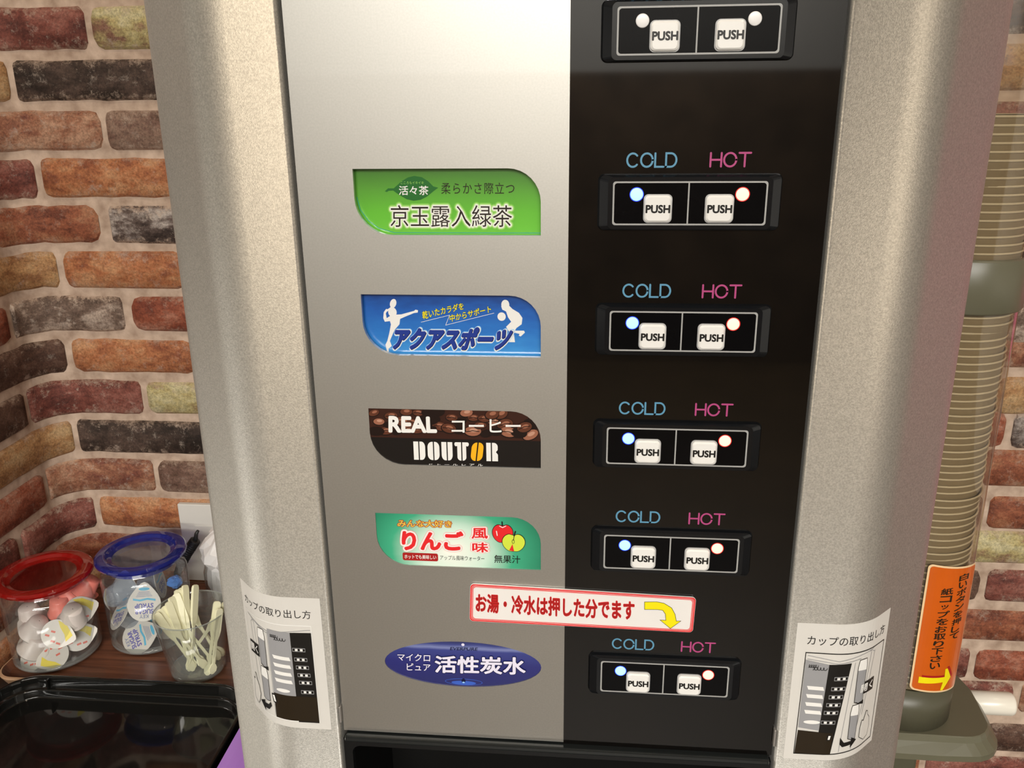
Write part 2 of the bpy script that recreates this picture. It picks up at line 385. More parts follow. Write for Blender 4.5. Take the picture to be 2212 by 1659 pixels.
def lathe(profile, n=40, c=(0, 0, 0), axis='Z', cap0=False, cap1=False):
    V, F = [], []
    for (r, h) in profile:
        for i in range(n):
            a = 2 * math.pi * i / n
            V.append((c[0] + r * math.cos(a), c[1] + r * math.sin(a), c[2] + h) if axis == 'Z' else (c[0] + h, c[1] + r * math.cos(a), c[2] + r * math.sin(a)))
    for k in range(len(profile) - 1):
        for i in range(n): F.append((k * n + i, k * n + (i + 1) % n, (k + 1) * n + (i + 1) % n, (k + 1) * n + i))
    if cap0: F.append(tuple(range(n))[::-1])
    if cap1: b = (len(profile) - 1) * n; F.append(tuple(b + i for i in range(n)))
    return V, F

def tube_path(pts, radii, n=10):
    V, F = [], []
    P = [Vector(p) for p in pts]
    for i, p in enumerate(P):
        d = (P[min(i + 1, len(P) - 1)] - P[max(i - 1, 0)]).normalized()
        a = d.orthogonal().normalized() if i == 0 else (a - d * a.dot(d)).normalized()
        b_ = d.cross(a); r = radii[i] if isinstance(radii, (list, tuple)) else radii
        for k in range(n):
            t = 2 * math.pi * k / n; V.append(p + (a * math.cos(t) + b_ * math.sin(t)) * r)
    for i in range(len(P) - 1):
        for k in range(n): F.append((i * n + k, i * n + (k + 1) % n, (i + 1) * n + (k + 1) % n, (i + 1) * n + k))
    F.append(tuple(range(n))[::-1]); F.append(tuple((len(P) - 1) * n + k for k in range(n)))
    return V, F

# ------------------------------------------------------------------ flat print: lettering and pictures
_TXT = {}
def text_mesh(body, off=0.0, space=1.0):
    k = (body, off, space)
    if k not in _TXT:
        cu = bpy.data.curves.new('lettering', 'FONT'); cu.body = body; cu.size = 1.0; cu.offset = off; cu.resolution_u = 3; cu.space_character = space
        o = bpy.data.objects.new('lettering', cu); COL.objects.link(o)
        dg = bpy.context.evaluated_depsgraph_get()
        me = bpy.data.meshes.new_from_object(o.evaluated_get(dg))
        _TXT[k] = ([(v.co.x, v.co.y) for v in me.vertices], [tuple(p.vertices) for p in me.polygons])
        bpy.data.objects.remove(o); bpy.data.curves.remove(cu); bpy.data.meshes.remove(me)
    return _TXT[k]

LAYER = 0.00008
def clip(poly, area):
    """keep the part of a polygon inside a convex counter-clockwise area"""
    out = list(poly)
    for (a, b) in zip(area, area[1:] + area[:1]):
        src, out = out, []
        sd = lambda p: (b[0] - a[0]) * (p[1] - a[1]) - (b[1] - a[1]) * (p[0] - a[0])
        for p, q in zip(src, src[1:] + src[:1]):
            dp, dq = sd(p), sd(q)
            if dp >= 0: out.append(p)
            if (dp > 0 > dq) or (dp < 0 < dq): t = dp / (dp - dq); out.append((p[0] + (q[0] - p[0]) * t, p[1] + (q[1] - p[1]) * t))
        if len(out) < 3: return []
    return out

class Print:
    """collects flat shapes given in the plane of a card; build() maps them on to its surface"""
    def __init__(self): self.V, self.F, self.I, self.L, self.M = [], [], [], [], []
    def mi(self, m):
        if m not in self.M: self.M.append(m)
        return self.M.index(m)
    def add(self, pts, faces, mat, layer):
        b = len(self.V); self.V += [tuple(p) for p in pts]; self.L += [layer] * len(pts)
        for f in faces: self.F.append(tuple(b + i for i in f)); self.I.append(self.mi(mat))
        return self
    def poly(self, pts, mat, layer=1):
        self.sp = (getattr(self, 'sp', 0) + 1) % 9
        return self.add(pts, tri(pts), mat, layer + .05 * self.sp)
    def ring(self, pts, w, mat, layer=1):
        n = len(pts); cx = sum(p[0] for p in pts) / n; cz = sum(p[1] for p in pts) / n
        W = max(abs(p[0] - cx) for p in pts); H = max(abs(p[1] - cz) for p in pts)
        inn = [(cx + (x - cx) * (1 - w / W), cz + (z - cz) * (1 - w / H)) for x, z in pts]
        return self.add(list(pts) + inn, [(i, (i + 1) % n, n + (i + 1) % n, n + i) for i in range(n)], mat, layer)
    def line(self, pts, w, mat, layer=1, closed=False, caps=True):
        """mitred ribbon with round ends"""
        self.sub = (getattr(self, 'sub', 0) + 1) % 6; layer = layer + .13 * self.sub
        P = [Vector(p) for p in pts]
        P = [p for i, p in enumerate(P) if i == 0 or (p - P[i - 1]).length > 1e-9]
        if closed and (P[0] - P[-1]).length < 1e-9: P.pop()
        n = len(P); L, R = [], []
        nrm = lambda a, b: Vector((-(b - a).y, (b - a).x)).normalized()
        for i in range(n):
            a = P[i - 1] if (closed or i > 0) else None; b = P[(i + 1) % n] if (closed or i < n - 1) else None
            n0 = nrm(a, P[i]) if a is not None else None; n1 = nrm(P[i], b) if b is not None else None
            if n0 is None: m = n1
            elif n1 is None: m = n0
            else:
                m = (n0 + n1)
                m = m.normalized() if m.length > 1e-6 else n0
                m = m / max(.4, m.dot(n0))
            L.append(P[i] + m * w / 2); R.append(P[i] - m * w / 2)
        k = n if closed else n - 1
        self.add([tuple(v) for v in L + R], [(i, n + i, n + (i + 1) % n, (i + 1) % n) for i in range(k)], mat, layer)
        if caps and not closed:
            for (p, q) in ((P[0], P[1]), (P[-1], P[-2])):
                d = (p - q).normalized(); s = Vector((-d.y, d.x))
                self.add([tuple(p + (d * math.sin(t) + s * math.cos(t)) * w / 2) for t in [math.pi * j / 8 for j in range(9)]], [tuple(range(9))], mat, layer)
        return self
    def text(self, body, quad, mat, layer=2, off=0.0, halo=(), space=1.0, fit=True):
        """lettering fitted between the corners bl, br, tr, tl; halo = [(extra offset, material)] under it"""
        base, fs = text_mesh(body, 0.0, space); o_ = max(0.0, off)
        x0 = min(p[0] for p in base) - o_; x1 = max(p[0] for p in base) + o_; y0 = min(p[1] for p in base) - o_; y1 = max(p[1] for p in base) + o_
        q = [Vector(p) for p in quad]
        def mp(px, py):
            u = (px - x0) / (x1 - x0); v = (py - y0) / (y1 - y0)
            return (q[0] * (1 - u) + q[1] * u) * (1 - v) + (q[3] * (1 - u) + q[2] * u) * v
        def stamp(r, m, lay):
            """letters thickened by r: the outline shifted round a circle, every copy a hair in front of the last"""
            sh = [(0, 0)]
            if r > 0.004:
                k = 8 if r < 0.05 else 14
                sh = [(r * math.cos(2 * math.pi * i / k), r * math.sin(2 * math.pi * i / k)) for i in range(k)] + sh
            if r > 0.045: sh = [(r * .55 * math.cos(2 * math.pi * i / 8), r * .55 * math.sin(2 * math.pi * i / 8)) for i in range(8)] + sh
            for i, (dx, dy) in enumerate(sh): self.add([mp(p[0] + dx, p[1] + dy) for p in base], fs, m, lay + .03 * i)
        for k, (h, hm) in enumerate(halo): stamp(o_ + h, hm, layer + k)
        stamp(o_, mat, layer + len(halo))
        return self
    def build(self, name, parent, surf, maxedge=None, label=None):
        bm = bmesh.new(); vs = [bm.verts.new((p[0], p[1], l)) for p, l in zip(self.V, self.L)]
        for f, i in zip(self.F, self.I):
            try: fc = bm.faces.new([vs[k] for k in f]); fc.material_index = i
            except ValueError: pass
        if maxedge:
            for _ in range(4):
                es = [e for e in bm.edges if abs(e.verts[0].co.x - e.verts[1].co.x) > maxedge]
                if not es: break
                bmesh.ops.subdivide_edges(bm, edges=es, cuts=1)
                bmesh.ops.triangulate(bm, faces=[f for f in bm.faces if len(f.verts) > 4])
        for v in bm.verts: v.co = Vector(surf(v.co.x, v.co.y, v.co.z * LAYER))
        return from_bm(name, bm, self.M, parent, label=label)

def rect4(x0, z0, x1, z1): return [(x0, z0), (x1, z0), (x1, z1), (x0, z1)]

# ------------------------------------------------------------------ the room
WX, WY = -0.5193, 0.5          # planes of the left wall and of the back wall
RX, FY = 3.4, -4.6             # right wall, wall behind the camera
def struct(o): o['kind'] = 'structure'; return o
LX, NY = -3.2, 0.235           # far left wall; front edge of the brick nook
struct(box('floor', LX - .1, RX + .1, FY - .1, WY + .1, FLOOR - .05, FLOOR, M['floor']))
struct(box('ceiling', LX - .1, RX + .1, FY - .1, WY + .1, CEIL, CEIL + .05, M['ceiling']))
struct(box('wall_right', RX, RX + .1, FY - .1, WY + .1, FLOOR, CEIL, M['plaster']))
struct(box('wall_far_left', LX - .1, LX, FY - .1, NY + .1, FLOOR, CEIL, M['plaster']))
struct(box('wall_left_return', LX, WX - .0005, NY, NY + .10, FLOOR, CEIL, M['plaster']))
struct(box('wall_front', LX - .1, RX + .1, FY - .1, FY, FLOOR, CEIL, M['plaster_dim']))
struct(box('trim_front', LX, RX, FY, FY + .03, FLOOR, 0.50, M['wood_dark'], bevel=0.004))

# brick walls: one running coordinate s, negative along the left wall, positive along the back wall, round the corner
RC = 0.042
def wall_pt(s, z, d=0.0):
    """point on the wall surface, d out of the wall"""
    if s >= RC: return (WX + s, WY - d, z)
    if s <= -RC: return (WX + d, WY + s, z)
    th = (s + RC) / (2 * RC) * math.pi / 2          # 0 at left wall, 90 at back wall
    r = RC - d
    return (WX + RC - r * math.cos(th), WY - RC + r * math.sin(th), z)

def wall_sheet(name, s0, s1, z0, z1):
    ss = [s0] + [x for x in [i * 0.007 - 0.042 for i in range(13)] if s0 < x < s1] + [s1]
    V, F = [], []
    for s in ss: V += [wall_pt(s, z0), wall_pt(s, z1)]
    for i in range(len(ss) - 1): F.append((2 * i, 2 * i + 2, 2 * i + 3, 2 * i + 1))
    return struct(obj(name, V, F, M['mortar']))
wall_left = wall_sheet('wall_left', -0.2645, -0.042, FLOOR, CEIL)
wall_back = wall_sheet('wall_back', -0.042, RX - WX, FLOOR, CEIL)

rb = random.Random(11)
def brick_geo(s0, s1, z0, z1, d=0.0035, V=None, F=None):
    if V is None: V, F = [], []
    b = len(V); L = s1 - s0; H = z1 - z0
    n = 13 if s0 < 0.045 and s1 > -0.045 else 6
    rc = 0.010 * rb.uniform(0.5, 1.3)
    us = [0, rc * .35, rc] + [rc + (L - 2 * rc) * (i + 1) / (n - 5) for i in range(n - 6)] + [L - rc, L - rc * .35, L]
    j = lambda k: rb.uniform(-k, k)
    for i, u in enumerate(us):
        e = min(u, L - u); q = 0.0 if e >= rc else rc * (1 - math.sqrt(max(0, 1 - ((rc - e) / rc) ** 2)))
        q = min(q, H * .32)
        lo, hi = z0 + q + j(.0011), z1 - q + j(.0011); s = s0 + u + (j(.0012) if 0 < i < len(us) - 1 else 0)
        dd = d * (0.25 if i in (0, len(us) - 1) else 1.0)
        V += [wall_pt(s, lo, 0.0), wall_pt(s, lo + .0028, dd + j(.0004)), wall_pt(s, hi - .0028, dd + j(.0004)), wall_pt(s, hi, 0.0)]
    m = len(us)
    for i in range(m - 1):
        for k in range(3): F.append((b + i * 4 + k, b + (i + 1) * 4 + k, b + (i + 1) * 4 + k + 1, b + i * 4 + k + 1))
    return V, F

# the joints the photograph shows, row by row (the paper repeats every eight rows)
PITCH = 0.0544
SEQ = {   # row in the repeat: [(start, end, colour)] over one width of 0.60
 0: [(-.045, .1235, 'maroon'), (.131, .245, 'yellow'), (.254, .40, 'redbrown'), (.409, .545, 'darkbrown')],
 1: [(-.155, .018, 'tan'), (.0265, .205, 'black'), (.214, .33, 'red'), (.339, .436, 'orange')],
 2: [(-.0375, .1240, 'pinkbrown'), (.1305, .235, 'greybrown'), (.244, .40, 'red'), (.409, .553, 'maroon')],
 3: [(-.105, .0310, 'maroon'), (.0415, .205, 'orange'), (.214, .36, 'greybrown'), (.369, .486, 'black')],
 4: [(-.049, .1030, 'redbrown'), (.117, .225, 'whitedark'), (.234, .39, 'orange'), (.399, .542, 'red')],
 5: [(-.110, .0400, 'tan'), (.0495, .20, 'orange'), (.209, .35, 'maroon'), (.359, .481, 'whitedark')],
 6: [(-.0445, .1162, 'greywhite'), (.1275, .24, 'red'), (.249, .40, 'yellow'), (.409, .547, 'redbrown')],
 7: [(-.130, .0290, 'darkbrown'), (.0405, .20, 'orange'), (.209, .35, 'maroon'), (.359, .461, 'pinkbrown')],
}
LEFT = {0: ['darkbrown', 'greybrown', 'redbrown'], 1: ['tan', 'red', 'orange'], 2: ['red', 'pinkbrown', 'darkbrown'], 3: ['maroon', 'redbrown', 'orange'], 4: ['redbrown', 'whitedark', 'tan'], 5: ['orange', 'tan', 'maroon'], 6: ['red', 'greywhite', 'redbrown'], 7: ['darkbrown', 'orange', 'maroon']}
WIDTH = 0.600
def row_z(k): return 0.4338 - PITCH * k
# right of the dispenser the photograph shows these: (s0, s1, z centre, colour)
RIGHT = [(1.155, 1.29, 0.078, 'pinkbrown'), (1.158, 1.30, 0.022, 'tan'), (1.1835, 1.32, -.020, 'whitedark'), (1.158, 1.31, -.069, 'redbrown'), (1.173, 1.33, -.126, 'redbrown'),
         (1.155, 1.32, -.173, 'yellow'), (1.186, 1.36, -.227, 'maroon'), (1.155, 1.33, -.2835, 'redbrown'), (1.190, 1.36, -.341, 'red'), (1.165, 1.243, -.388, 'maroon'), (1.253, 1.40, -.388, 'pinkbrown'), (1.215, 1.38, -.452, 'darkbrown'), (1.150, 1.32, -.506, 'maroon')]
def put_brick(s0, s1, zc, colour, parent):
    V, F = brick_geo(s0, s1, zc - .0222 + rb.uniform(-.001, .001), zc + .0222 + rb.uniform(-.001, .001))
    o = obj('brick', V, F, BR[colour], parent, smooth=True)
    for i, pl in enumerate(o.data.polygons): pl.use_smooth = i % 3 == 1
far = {'wall_left': ([], []), 'wall_back': ([], [])}
nb = {0: 0, 1: 0}
for k in range(-4, 19):
    kk = k % 8; zc = row_z(k)
    # back wall
    for rep in range(0, 6):
        for (a, b, colr) in SEQ[kk]:
            s0, s1 = a + rep * WIDTH, b + rep * WIDTH
            if rep and a < 0: pass
            if s0 > 3.7: continue
            if s1 > 0.89 and s0 < 1.50 and zc < 0.10 and zc > -.53: continue
            vis = (s1 < 0.36 or 1.0 < s1) and s0 < 1.40
            hid = 0.36 <= s1 and s0 <= 1.0 and True
            if vis and zc > -0.30 or (s0 > 1.0 and s0 < 1.4): put_brick(s0, s1, zc, colr, wall_back if s0 > -.17 else wall_left)
            elif zc > -0.6: brick_geo(s0, s1, zc - .0222, zc + .0222, V=far['wall_back'][0], F=far['wall_back'][1])
    # left wall
    s = SEQ[kk][0][0] - .0085; i = 0
    while s > -0.26:
        if s < -.235: break
        L = [0.150, 0.105, 0.165, 0.12][(i + kk) % 4] + rb.uniform(-.01, .01)
        if zc > -0.30: put_brick(max(s - L, -.2615), s, zc, LEFT[kk][i % 3], wall_left)
        elif zc > -0.6: brick_geo(max(s - L, -.2615), s, zc - .0222, zc + .0222, V=far['wall_left'][0], F=far['wall_left'][1])
        s -= L + .0085; i += 1
near = ['orange', 'maroon', 'red', 'tan', 'greybrown', 'redbrown', 'darkbrown']
for i, (a, b, z, colr) in enumerate(RIGHT):
    put_brick(a, b, z, colr, wall_back)
    lo = max([r_[1] for r_ in RIGHT if abs(r_[2] - z) < .02 and r_[1] <= a] + [0]); hi = min([r_[0] for r_ in RIGHT if abs(r_[2] - z) < .02 and r_[0] >= b] + [9])
    if not lo:
        put_brick(a - .0085 - .135 + .02 * (i % 3), a - .0085, z, near[i % 7], wall_back)
        put_brick(a - .017 - .28 + .02 * (i % 3), a - .017 - .135 + .02 * (i % 3), z, near[(i + 3) % 7], wall_back)
    if hi == 9:
        put_brick(b + .0085, b + .125 + .015 * (i % 4), z, near[(i + 2) % 7], wall_back)
        if i % 4 < 2: put_brick(b + .1335 + .015 * (i % 4), b + .26, z, near[(i + 4) % 7], wall_back)
for (wn, par) in (('wall_left', wall_left), ('wall_back', wall_back)):
    o = obj('outer_bricks', far[wn][0], far[wn][1], BR['redbrown'], par); o['kind'] = 'stuff'

# ceiling lamps as built things
for (x, y, sx, sy, w, c) in PANEL_LAMPS:
    t = thing('ceiling_light', 'flat white ceiling light panel assumed out of frame', 'light', (x, y, CEIL), 'ceiling light panels')
    box('lamp_frame', x - sx / 2 - .03, x + sx / 2 + .03, y - sy / 2 - .03, y + sy / 2 + .03, CEIL - .02, CEIL - .0005, M['plaster'], t, 0.003)
    box('diffuser', x - sx / 2, x + sx / 2, y - sy / 2, y + sy / 2, CEIL - .026, CEIL - .021, M['lamp_face'], t)
for (x, y, w) in DOWN_LAMPS:
    V, F = lathe([(0.040, -.012), (0.046, -.012), (0.048, -.0005)], 28, (x, y, CEIL))
    t = obj('downlight', V, F, M['plaster']); tag(t, 'small round recessed downlight over the counter', 'light', 'downlights over the counter')
o = box('reflector', 0.86, 1.22, WY - .012, WY - .0065, 0.02, 0.85, M['pink_reflector'], bevel=0.001); tag(o, 'plain pink poster added out of view on brick wall to tint the right pillar', 'reflector')  # unseen pink sheet, added for its reflection in the right pillar

# ------------------------------------------------------------------ counter
ZC = -0.276
ct = thing('counter', 'black worktop that the drink machine and trays stand on', 'counter', (-0.05, 0.1, FLOOR))
def slab(name, poly, z0, z1, mat, parent):
    n = len(poly); V = [(x, y, z0) for x, y in poly] + [(x, y, z1) for x, y in poly]
    return obj(name, V, [(i, (i + 1) % n, n + (i + 1) % n, n + i) for i in range(n)] + [tuple(range(n))[::-1], tuple(n + i for i in range(n))], mat, parent)
xa, yb = WX + .006, WY - .0065
cor = [(xa + .040 - .040 * math.sin(t), yb - .040 + .040 * math.cos(t)) for t in [math.pi / 2 * i / 6 for i in range(7)]]
slab('worktop', [(xa, -.14), (0.43, -.14), (0.43, yb)] + cor, ZC - .03, ZC, M['counter'], ct)
slab('cabinet_body', [(xa + .004, -.12), (0.415, -.12), (0.415, yb - .002)] + [(x + .004, y - .004) for x, y in cor], FLOOR + .001, ZC - .0305, M['wood_dark'], ct)

# ------------------------------------------------------------------ the drink machine
mach = thing('drink_dispenser', 'tall silver and black cup drink machine with push buttons', 'drink machine', (0.15, 0.2, ZC))
R45 = 0.042; SF = 0.030; A45 = R45 * math.pi / 4; ST = 0.049
def prof(s, off=0.0):
    """pillar outline by running length: (distance out from the inner edge, depth)"""
    r = R45 + off
    if s <= SF: return (s, -.003 - off)
    if s <= SF + A45:
        th = (s - SF) / R45; return (SF + r * math.sin(th), -.003 + R45 - r * math.cos(th))
    k = math.sqrt(.5); x0, y0 = SF + R45 * k, -.003 + R45 * (1 - k)
    if s <= SF + A45 + ST:
        t = s - SF - A45; return (x0 + (t + off) * k, y0 + (t - off) * k)
    x1, y1 = x0 + ST * k - R45 * k, y0 + ST * k + R45 * k
    s2 = s - SF - A45 - ST
    if s2 <= A45:
        th = math.pi / 4 + s2 / R45; return (x1 + r * math.sin(th), y1 - r * math.cos(th))
    return (x1 + r, y1 + (s2 - A45))
S_ARC = SF + 2 * A45 + ST
ZT = 0.66
ZB = -0.0705
def pillar(name, side, label):
    mapx = (lambda d: -d) if side < 0 else (lambda d: 0.3 + d)
    ss = [0.0, 0.0012, 0.0020, SF - .001, SF] + [SF + A45 * i / 8 for i in range(1, 9)] + [SF + A45 + .002, SF + A45 + ST - .002, SF + A45 + ST] + [SF + A45 + ST + A45 * i / 8 for i in range(1, 9)] + [S_ARC + 0.03]
    pts = [prof(s) for s in ss]
    pts[0] = (0.0, -.0018); pts = [(0.0, 0.014)] + pts + [(pts[-1][0] - .012, pts[-1][1])]
    V, F = [], []
    for (d, y) in pts: V += [(mapx(d), y, ZC + .012), (mapx(d), y, ZT)]
    for i in range(len(pts) - 1): F.append((2 * i, 2 * i + 2, 2 * i + 3, 2 * i + 1))
    F.append(tuple(2 * i for i in range(len(pts)))); F.append(tuple(2 * i + 1 for i in range(len(pts))))
    o = obj(name, V, F, M['pillar'], mach, label=label)
    for p in o.data.polygons: p.use_smooth = len(p.vertices) == 4
    return o
for side, lb in ((-1, 'left silver door pillar rounding back at its outer side'), (1, 'right silver door pillar rounding back at its outer side')): pillar('door_pillar', side, lb)
box('cabinet_body', -.093, .393, .106, .455, ZC, ZT - .003, M['machine_side'], mach, 0.004)
box('cabinet_core', -.045, .345, .0165, .1055, ZB, ZT - .006, M['black_matt'], mach)
box('plinth', -.085, .385, .025, .40, ZC, ZC + .004, M['black_matt'], mach)

# front panels (acrylic), the silver one with windows for the flavour cards
LL, LR, LH = 0.0351, 0.14185, 0.0373
ZL = [0.3163, 0.2441, 0.1724, 0.1009]
def leaf_rect(x0, z1, x1, z0): return rrect(x0, z0, x1, z1, (0.021, 0.0, 0.0185, 0.0), 8)
EL = (0.08855, -0.0111, 0.0536, 0.0180)
BD = 0.1575
def holed_panel(name, outer, holes, y0, y1, mat, parent):
    cu = bpy.data.curves.new('panel', 'CURVE'); cu.dimensions = '2D'; cu.fill_mode = 'BOTH'; cu.extrude = (y1 - y0) / 2
    for poly in [outer] + holes:
        sp = cu.splines.new('POLY'); sp.points.add(len(poly) - 1); sp.use_cyclic_u = True
        for p, q in zip(sp.points, poly): p.co = (q[0], q[1], 0, 1)
    o = bpy.data.objects.new('panel', cu); COL.objects.link(o); dg = bpy.context.evaluated_depsgraph_get()
    me = bpy.data.meshes.new_from_object(o.evaluated_get(dg))
    V = [(v.co.x, (y0 + y1) / 2 - v.co.z, v.co.y) for v in me.vertices]; F = [tuple(p.vertices) for p in me.polygons]
    bpy.data.objects.remove(o); bpy.data.curves.remove(cu); bpy.data.meshes.remove(me)
    return obj(name, V, F, mat, parent)
ZB = -0.0705
holed_panel('silver_panel', rect4(0.0022, ZB, BD, ZT - .004), [leaf_rect(LL, z, LR, z - LH) for z in ZL] + [ellipse(EL[0], EL[1], EL[2], EL[3], 48, 0.01)], 0.0, 0.0030, M['silver'], mach)
box('black_panel', BD, 0.2985, 0.0, 0.0030, ZB - .0012, ZT - .004, M['black_gloss'], mach)
box('panel_backing', 0.0022, 0.2985, 0.0075, 0.0160, ZB, ZT - .004, M['black_matt'], mach)

flat = lambda y: (lambda x, z, o: (x, y - o, z))
def card(name, poly, mat, y=0.0042, label=None):
    V = [(x, y, z) for x, z in poly] + [(x, y + .001, z) for x, z in poly]; n = len(poly)
    F = tri(poly) + [(i, (i + 1) % n, n + (i + 1) % n, n + i) for i in range(n)]
    return obj(name, V, F, mat, mach, label=label)
g = 0.0015
def flav(k): return leaf_rect(LL - g, ZL[k] + g, LR + g, ZL[k] - LH - g)
YC = 0.0056

# green tea card
m_ = gradient('green_tea_card', [(0.0, srgb(110, 200, 62)), (0.35, srgb(100, 188, 52)), (0.65, srgb(88, 160, 50)), (1.0, srgb(60, 108, 40))], noise=0.05, coat=0.9)
c = card('flavour_card', flav(0), m_, YC, 'green tea flavour card with dark leaf emblem')
leaf = [(0.05176, 0.30335), (0.05372, 0.305), (0.05707, 0.30499), (0.06174, 0.30892), (0.06555, 0.31104), (0.06929, 0.31189), (0.07368, 0.31116), (0.07727, 0.30888), (0.0801, 0.30602), (0.08288, 0.3053), (0.08037, 0.30352), (0.07617, 0.3003), (0.07238, 0.2985), (0.06826, 0.29792), (0.06421, 0.29886), (0.05986, 0.30139), (0.05663, 0.30377), (0.05401, 0.30356), (0.05286, 0.30292)]
Print().poly(leaf, M['leaf_green']).build('leaf_emblem', c, flat(YC))
P = Print()
P.text('こころもイキイキ', [(0.06129, 0.30735), (0.07462, 0.30732), (0.07469, 0.30888), (0.06137, 0.30892)], M['lime'], 3)
P.text('活々茶', [(0.05985, 0.30118), (0.0771, 0.30116), (0.07731, 0.30638), (0.06013, 0.30642)], M['white'], 3, 0.012)
P.text('柔らかさ際立つ', [(0.08452, 0.30172), (0.12653, 0.30167), (0.12659, 0.30805), (0.08475, 0.30815)], M['ink_brown'], 3, -0.004, space=1.12)
P.text('京玉露入緑茶', [(0.05398, 0.28294), (0.12509, 0.28309), (0.12523, 0.2956), (0.05469, 0.29561)], M['ink_brown'], 3, 0.004, [(0.15, M['lime_low']), (0.115, M['lime']), (0.08, M['cream']), (0.04, M['white'])])
P.build('lettering', c, flat(YC))
Print().line([(LL, .300), (LL + .0015, .293), (LL + .006, .2865), (LL + .012, .2822), (LL + .021, .2797), (LR, .2797)], .00035, M['teal_line'], 1).build('edge_line', c, flat(YC))

# sports drink card
m_ = gradient('sports_drink_card', [(0.0, srgb(62, 150, 220)), (0.35, srgb(40, 118, 200)), (0.7, srgb(28, 92, 178)), (1.0, srgb(18, 52, 118))], noise=0.35, nscale=9, coat=0.9)
c = card('flavour_card', flav(1), m_, YC, 'blue sports drink flavour card with white player silhouettes')
pl1 = [(0.04701, 0.23207), (0.04853, 0.23405), (0.04969, 0.2339), (0.04822, 0.23129), (0.0486, 0.22838), (0.05063, 0.22974), (0.0538, 0.23057), (0.05771, 0.23085), (0.06559, 0.23306), (0.06641, 0.23385), (0.06794, 0.23348), (0.06772, 0.23206), (0.06538, 0.23172), (0.05998, 0.22946), (0.05678, 0.228), (0.05622, 0.22468), (0.05331, 0.22146), (0.052, 0.21905), (0.04976, 0.21422), (0.05077, 0.21101), (0.0487, 0.20937), (0.04874, 0.20734), (0.04763, 0.20733), (0.04686, 0.21176), (0.04818, 0.21419), (0.04964, 0.21902), (0.05097, 0.22461), (0.05045, 0.22658), (0.0473, 0.22615), (0.04648, 0.22835)]
pl2 = [(0.11871, 0.23868), (0.12039, 0.24008), (0.12213, 0.23933), (0.12248, 0.23718), (0.12473, 0.23488), (0.1285, 0.2326), (0.13061, 0.22952), (0.13012, 0.22561), (0.1269, 0.22322), (0.12612, 0.22164), (0.13147, 0.22171), (0.13207, 0.22054), (0.12953, 0.21814), (0.12839, 0.21852), (0.12878, 0.21971), (0.12534, 0.22045), (0.12605, 0.21453), (0.12221, 0.21448), (0.12304, 0.22002), (0.12079, 0.22393), (0.12389, 0.2271), (0.12201, 0.2298), (0.12091, 0.23329), (0.11865, 0.23443), (0.11806, 0.23636)]
W = M['white']
P = Print().poly([(x, z) for x, z in pl1], W).poly(ellipse(.05232, .23213, .0026, .0030, 18), W).poly(ellipse(.05301, .23746, .0019, .0029, 18, -.35), W).line([(.0525, .2355), (.0488, .2328)], .0009, W)
P.build('racket_player_silhouette', c, flat(YC)); P = Print()
P.poly(pl2, W).poly(ellipse(.1205, .2375, .0024, .0029, 16), W).poly(ellipse(.1182, .23015, .0025, .0026, 18), W)
P.build('ball_player_silhouette', c, flat(YC))
P = Print()
P.text('乾いたカラダを', [(0.07064, 0.22786), (0.09573, 0.23441), (0.09547, 0.23867), (0.07039, 0.23288)], M['yellow'], 4, 0.012, [(0.02, M['navy_dark'])])
P.text('中からサポート', [(0.08701, 0.22648), (0.11214, 0.2328), (0.11184, 0.23706), (0.08701, 0.23095)], M['yellow'], 4, 0.012, [(0.02, M['navy_dark'])])
P.line([(0.06955, 0.22619), (0.087, 0.23072), (0.08439, 0.22456), (0.11366, 0.23228)], .00025, W, 3)
q = [(0.05042, 0.20899), (0.12076, 0.20952), (0.12599, 0.22399), (0.05403, 0.22322)]
q2 = [(x + .0003, z - .00035) for x, z in q]
P.text('アクアスポーツ', q2, M['navy_dark'], 5, 0.055, [(0.075, M['sky_ink']), (0.045, W)])
P.text('アクアスポーツ', q, M['navy'], 9, 0.055)
P.build('lettering', c, flat(YC))

# coffee card
m_ = gradient('coffee_card', [(0.0, (0.010, 0.008, 0.007)), (1.0, (0.012, 0.009, 0.008))], coat=0.15, rough=0.4)
m_.node_tree.nodes['Principled BSDF'].inputs['Specular IOR Level'].default_value = 0.2
YK = 0.0006
g = -0.00006
c = card('flavour_card', flav(2), m_, YK, 'black coffee flavour card with brown bean picture')
P = Print(); rr = random.Random(5)
zt_, zs = ZL[2] + .0006, ZL[2] - .0193
band = [(LL - .001, zs), (LR + .001, zs - .0003), (LR + .001, ZL[2] - .0185)] + [p for p in leaf_rect(LL, zt_, LR, zt_ - LH) if p[1] > ZL[2] - .0187 and p[0] > LL + .05] + [(LL - .001, zt_)]
P.poly(clip(rect4(LL, zs, LR, ZL[2]), leaf_rect(LL, ZL[2], LR, ZL[2] - LH)), M['bean2'], 1)
spots = []
for i in range(400):
    x, z = rr.uniform(LL + .003, LR - .004), rr.uniform(zs + .0035, zt_ - .002)
    if x > LR - .018 and z > zt_ - (LR - x) * .75: continue
    if all((x - a) ** 2 + ((z - b) * 1.3) ** 2 > .0055 ** 2 for a, b in spots): spots.append((x, z))
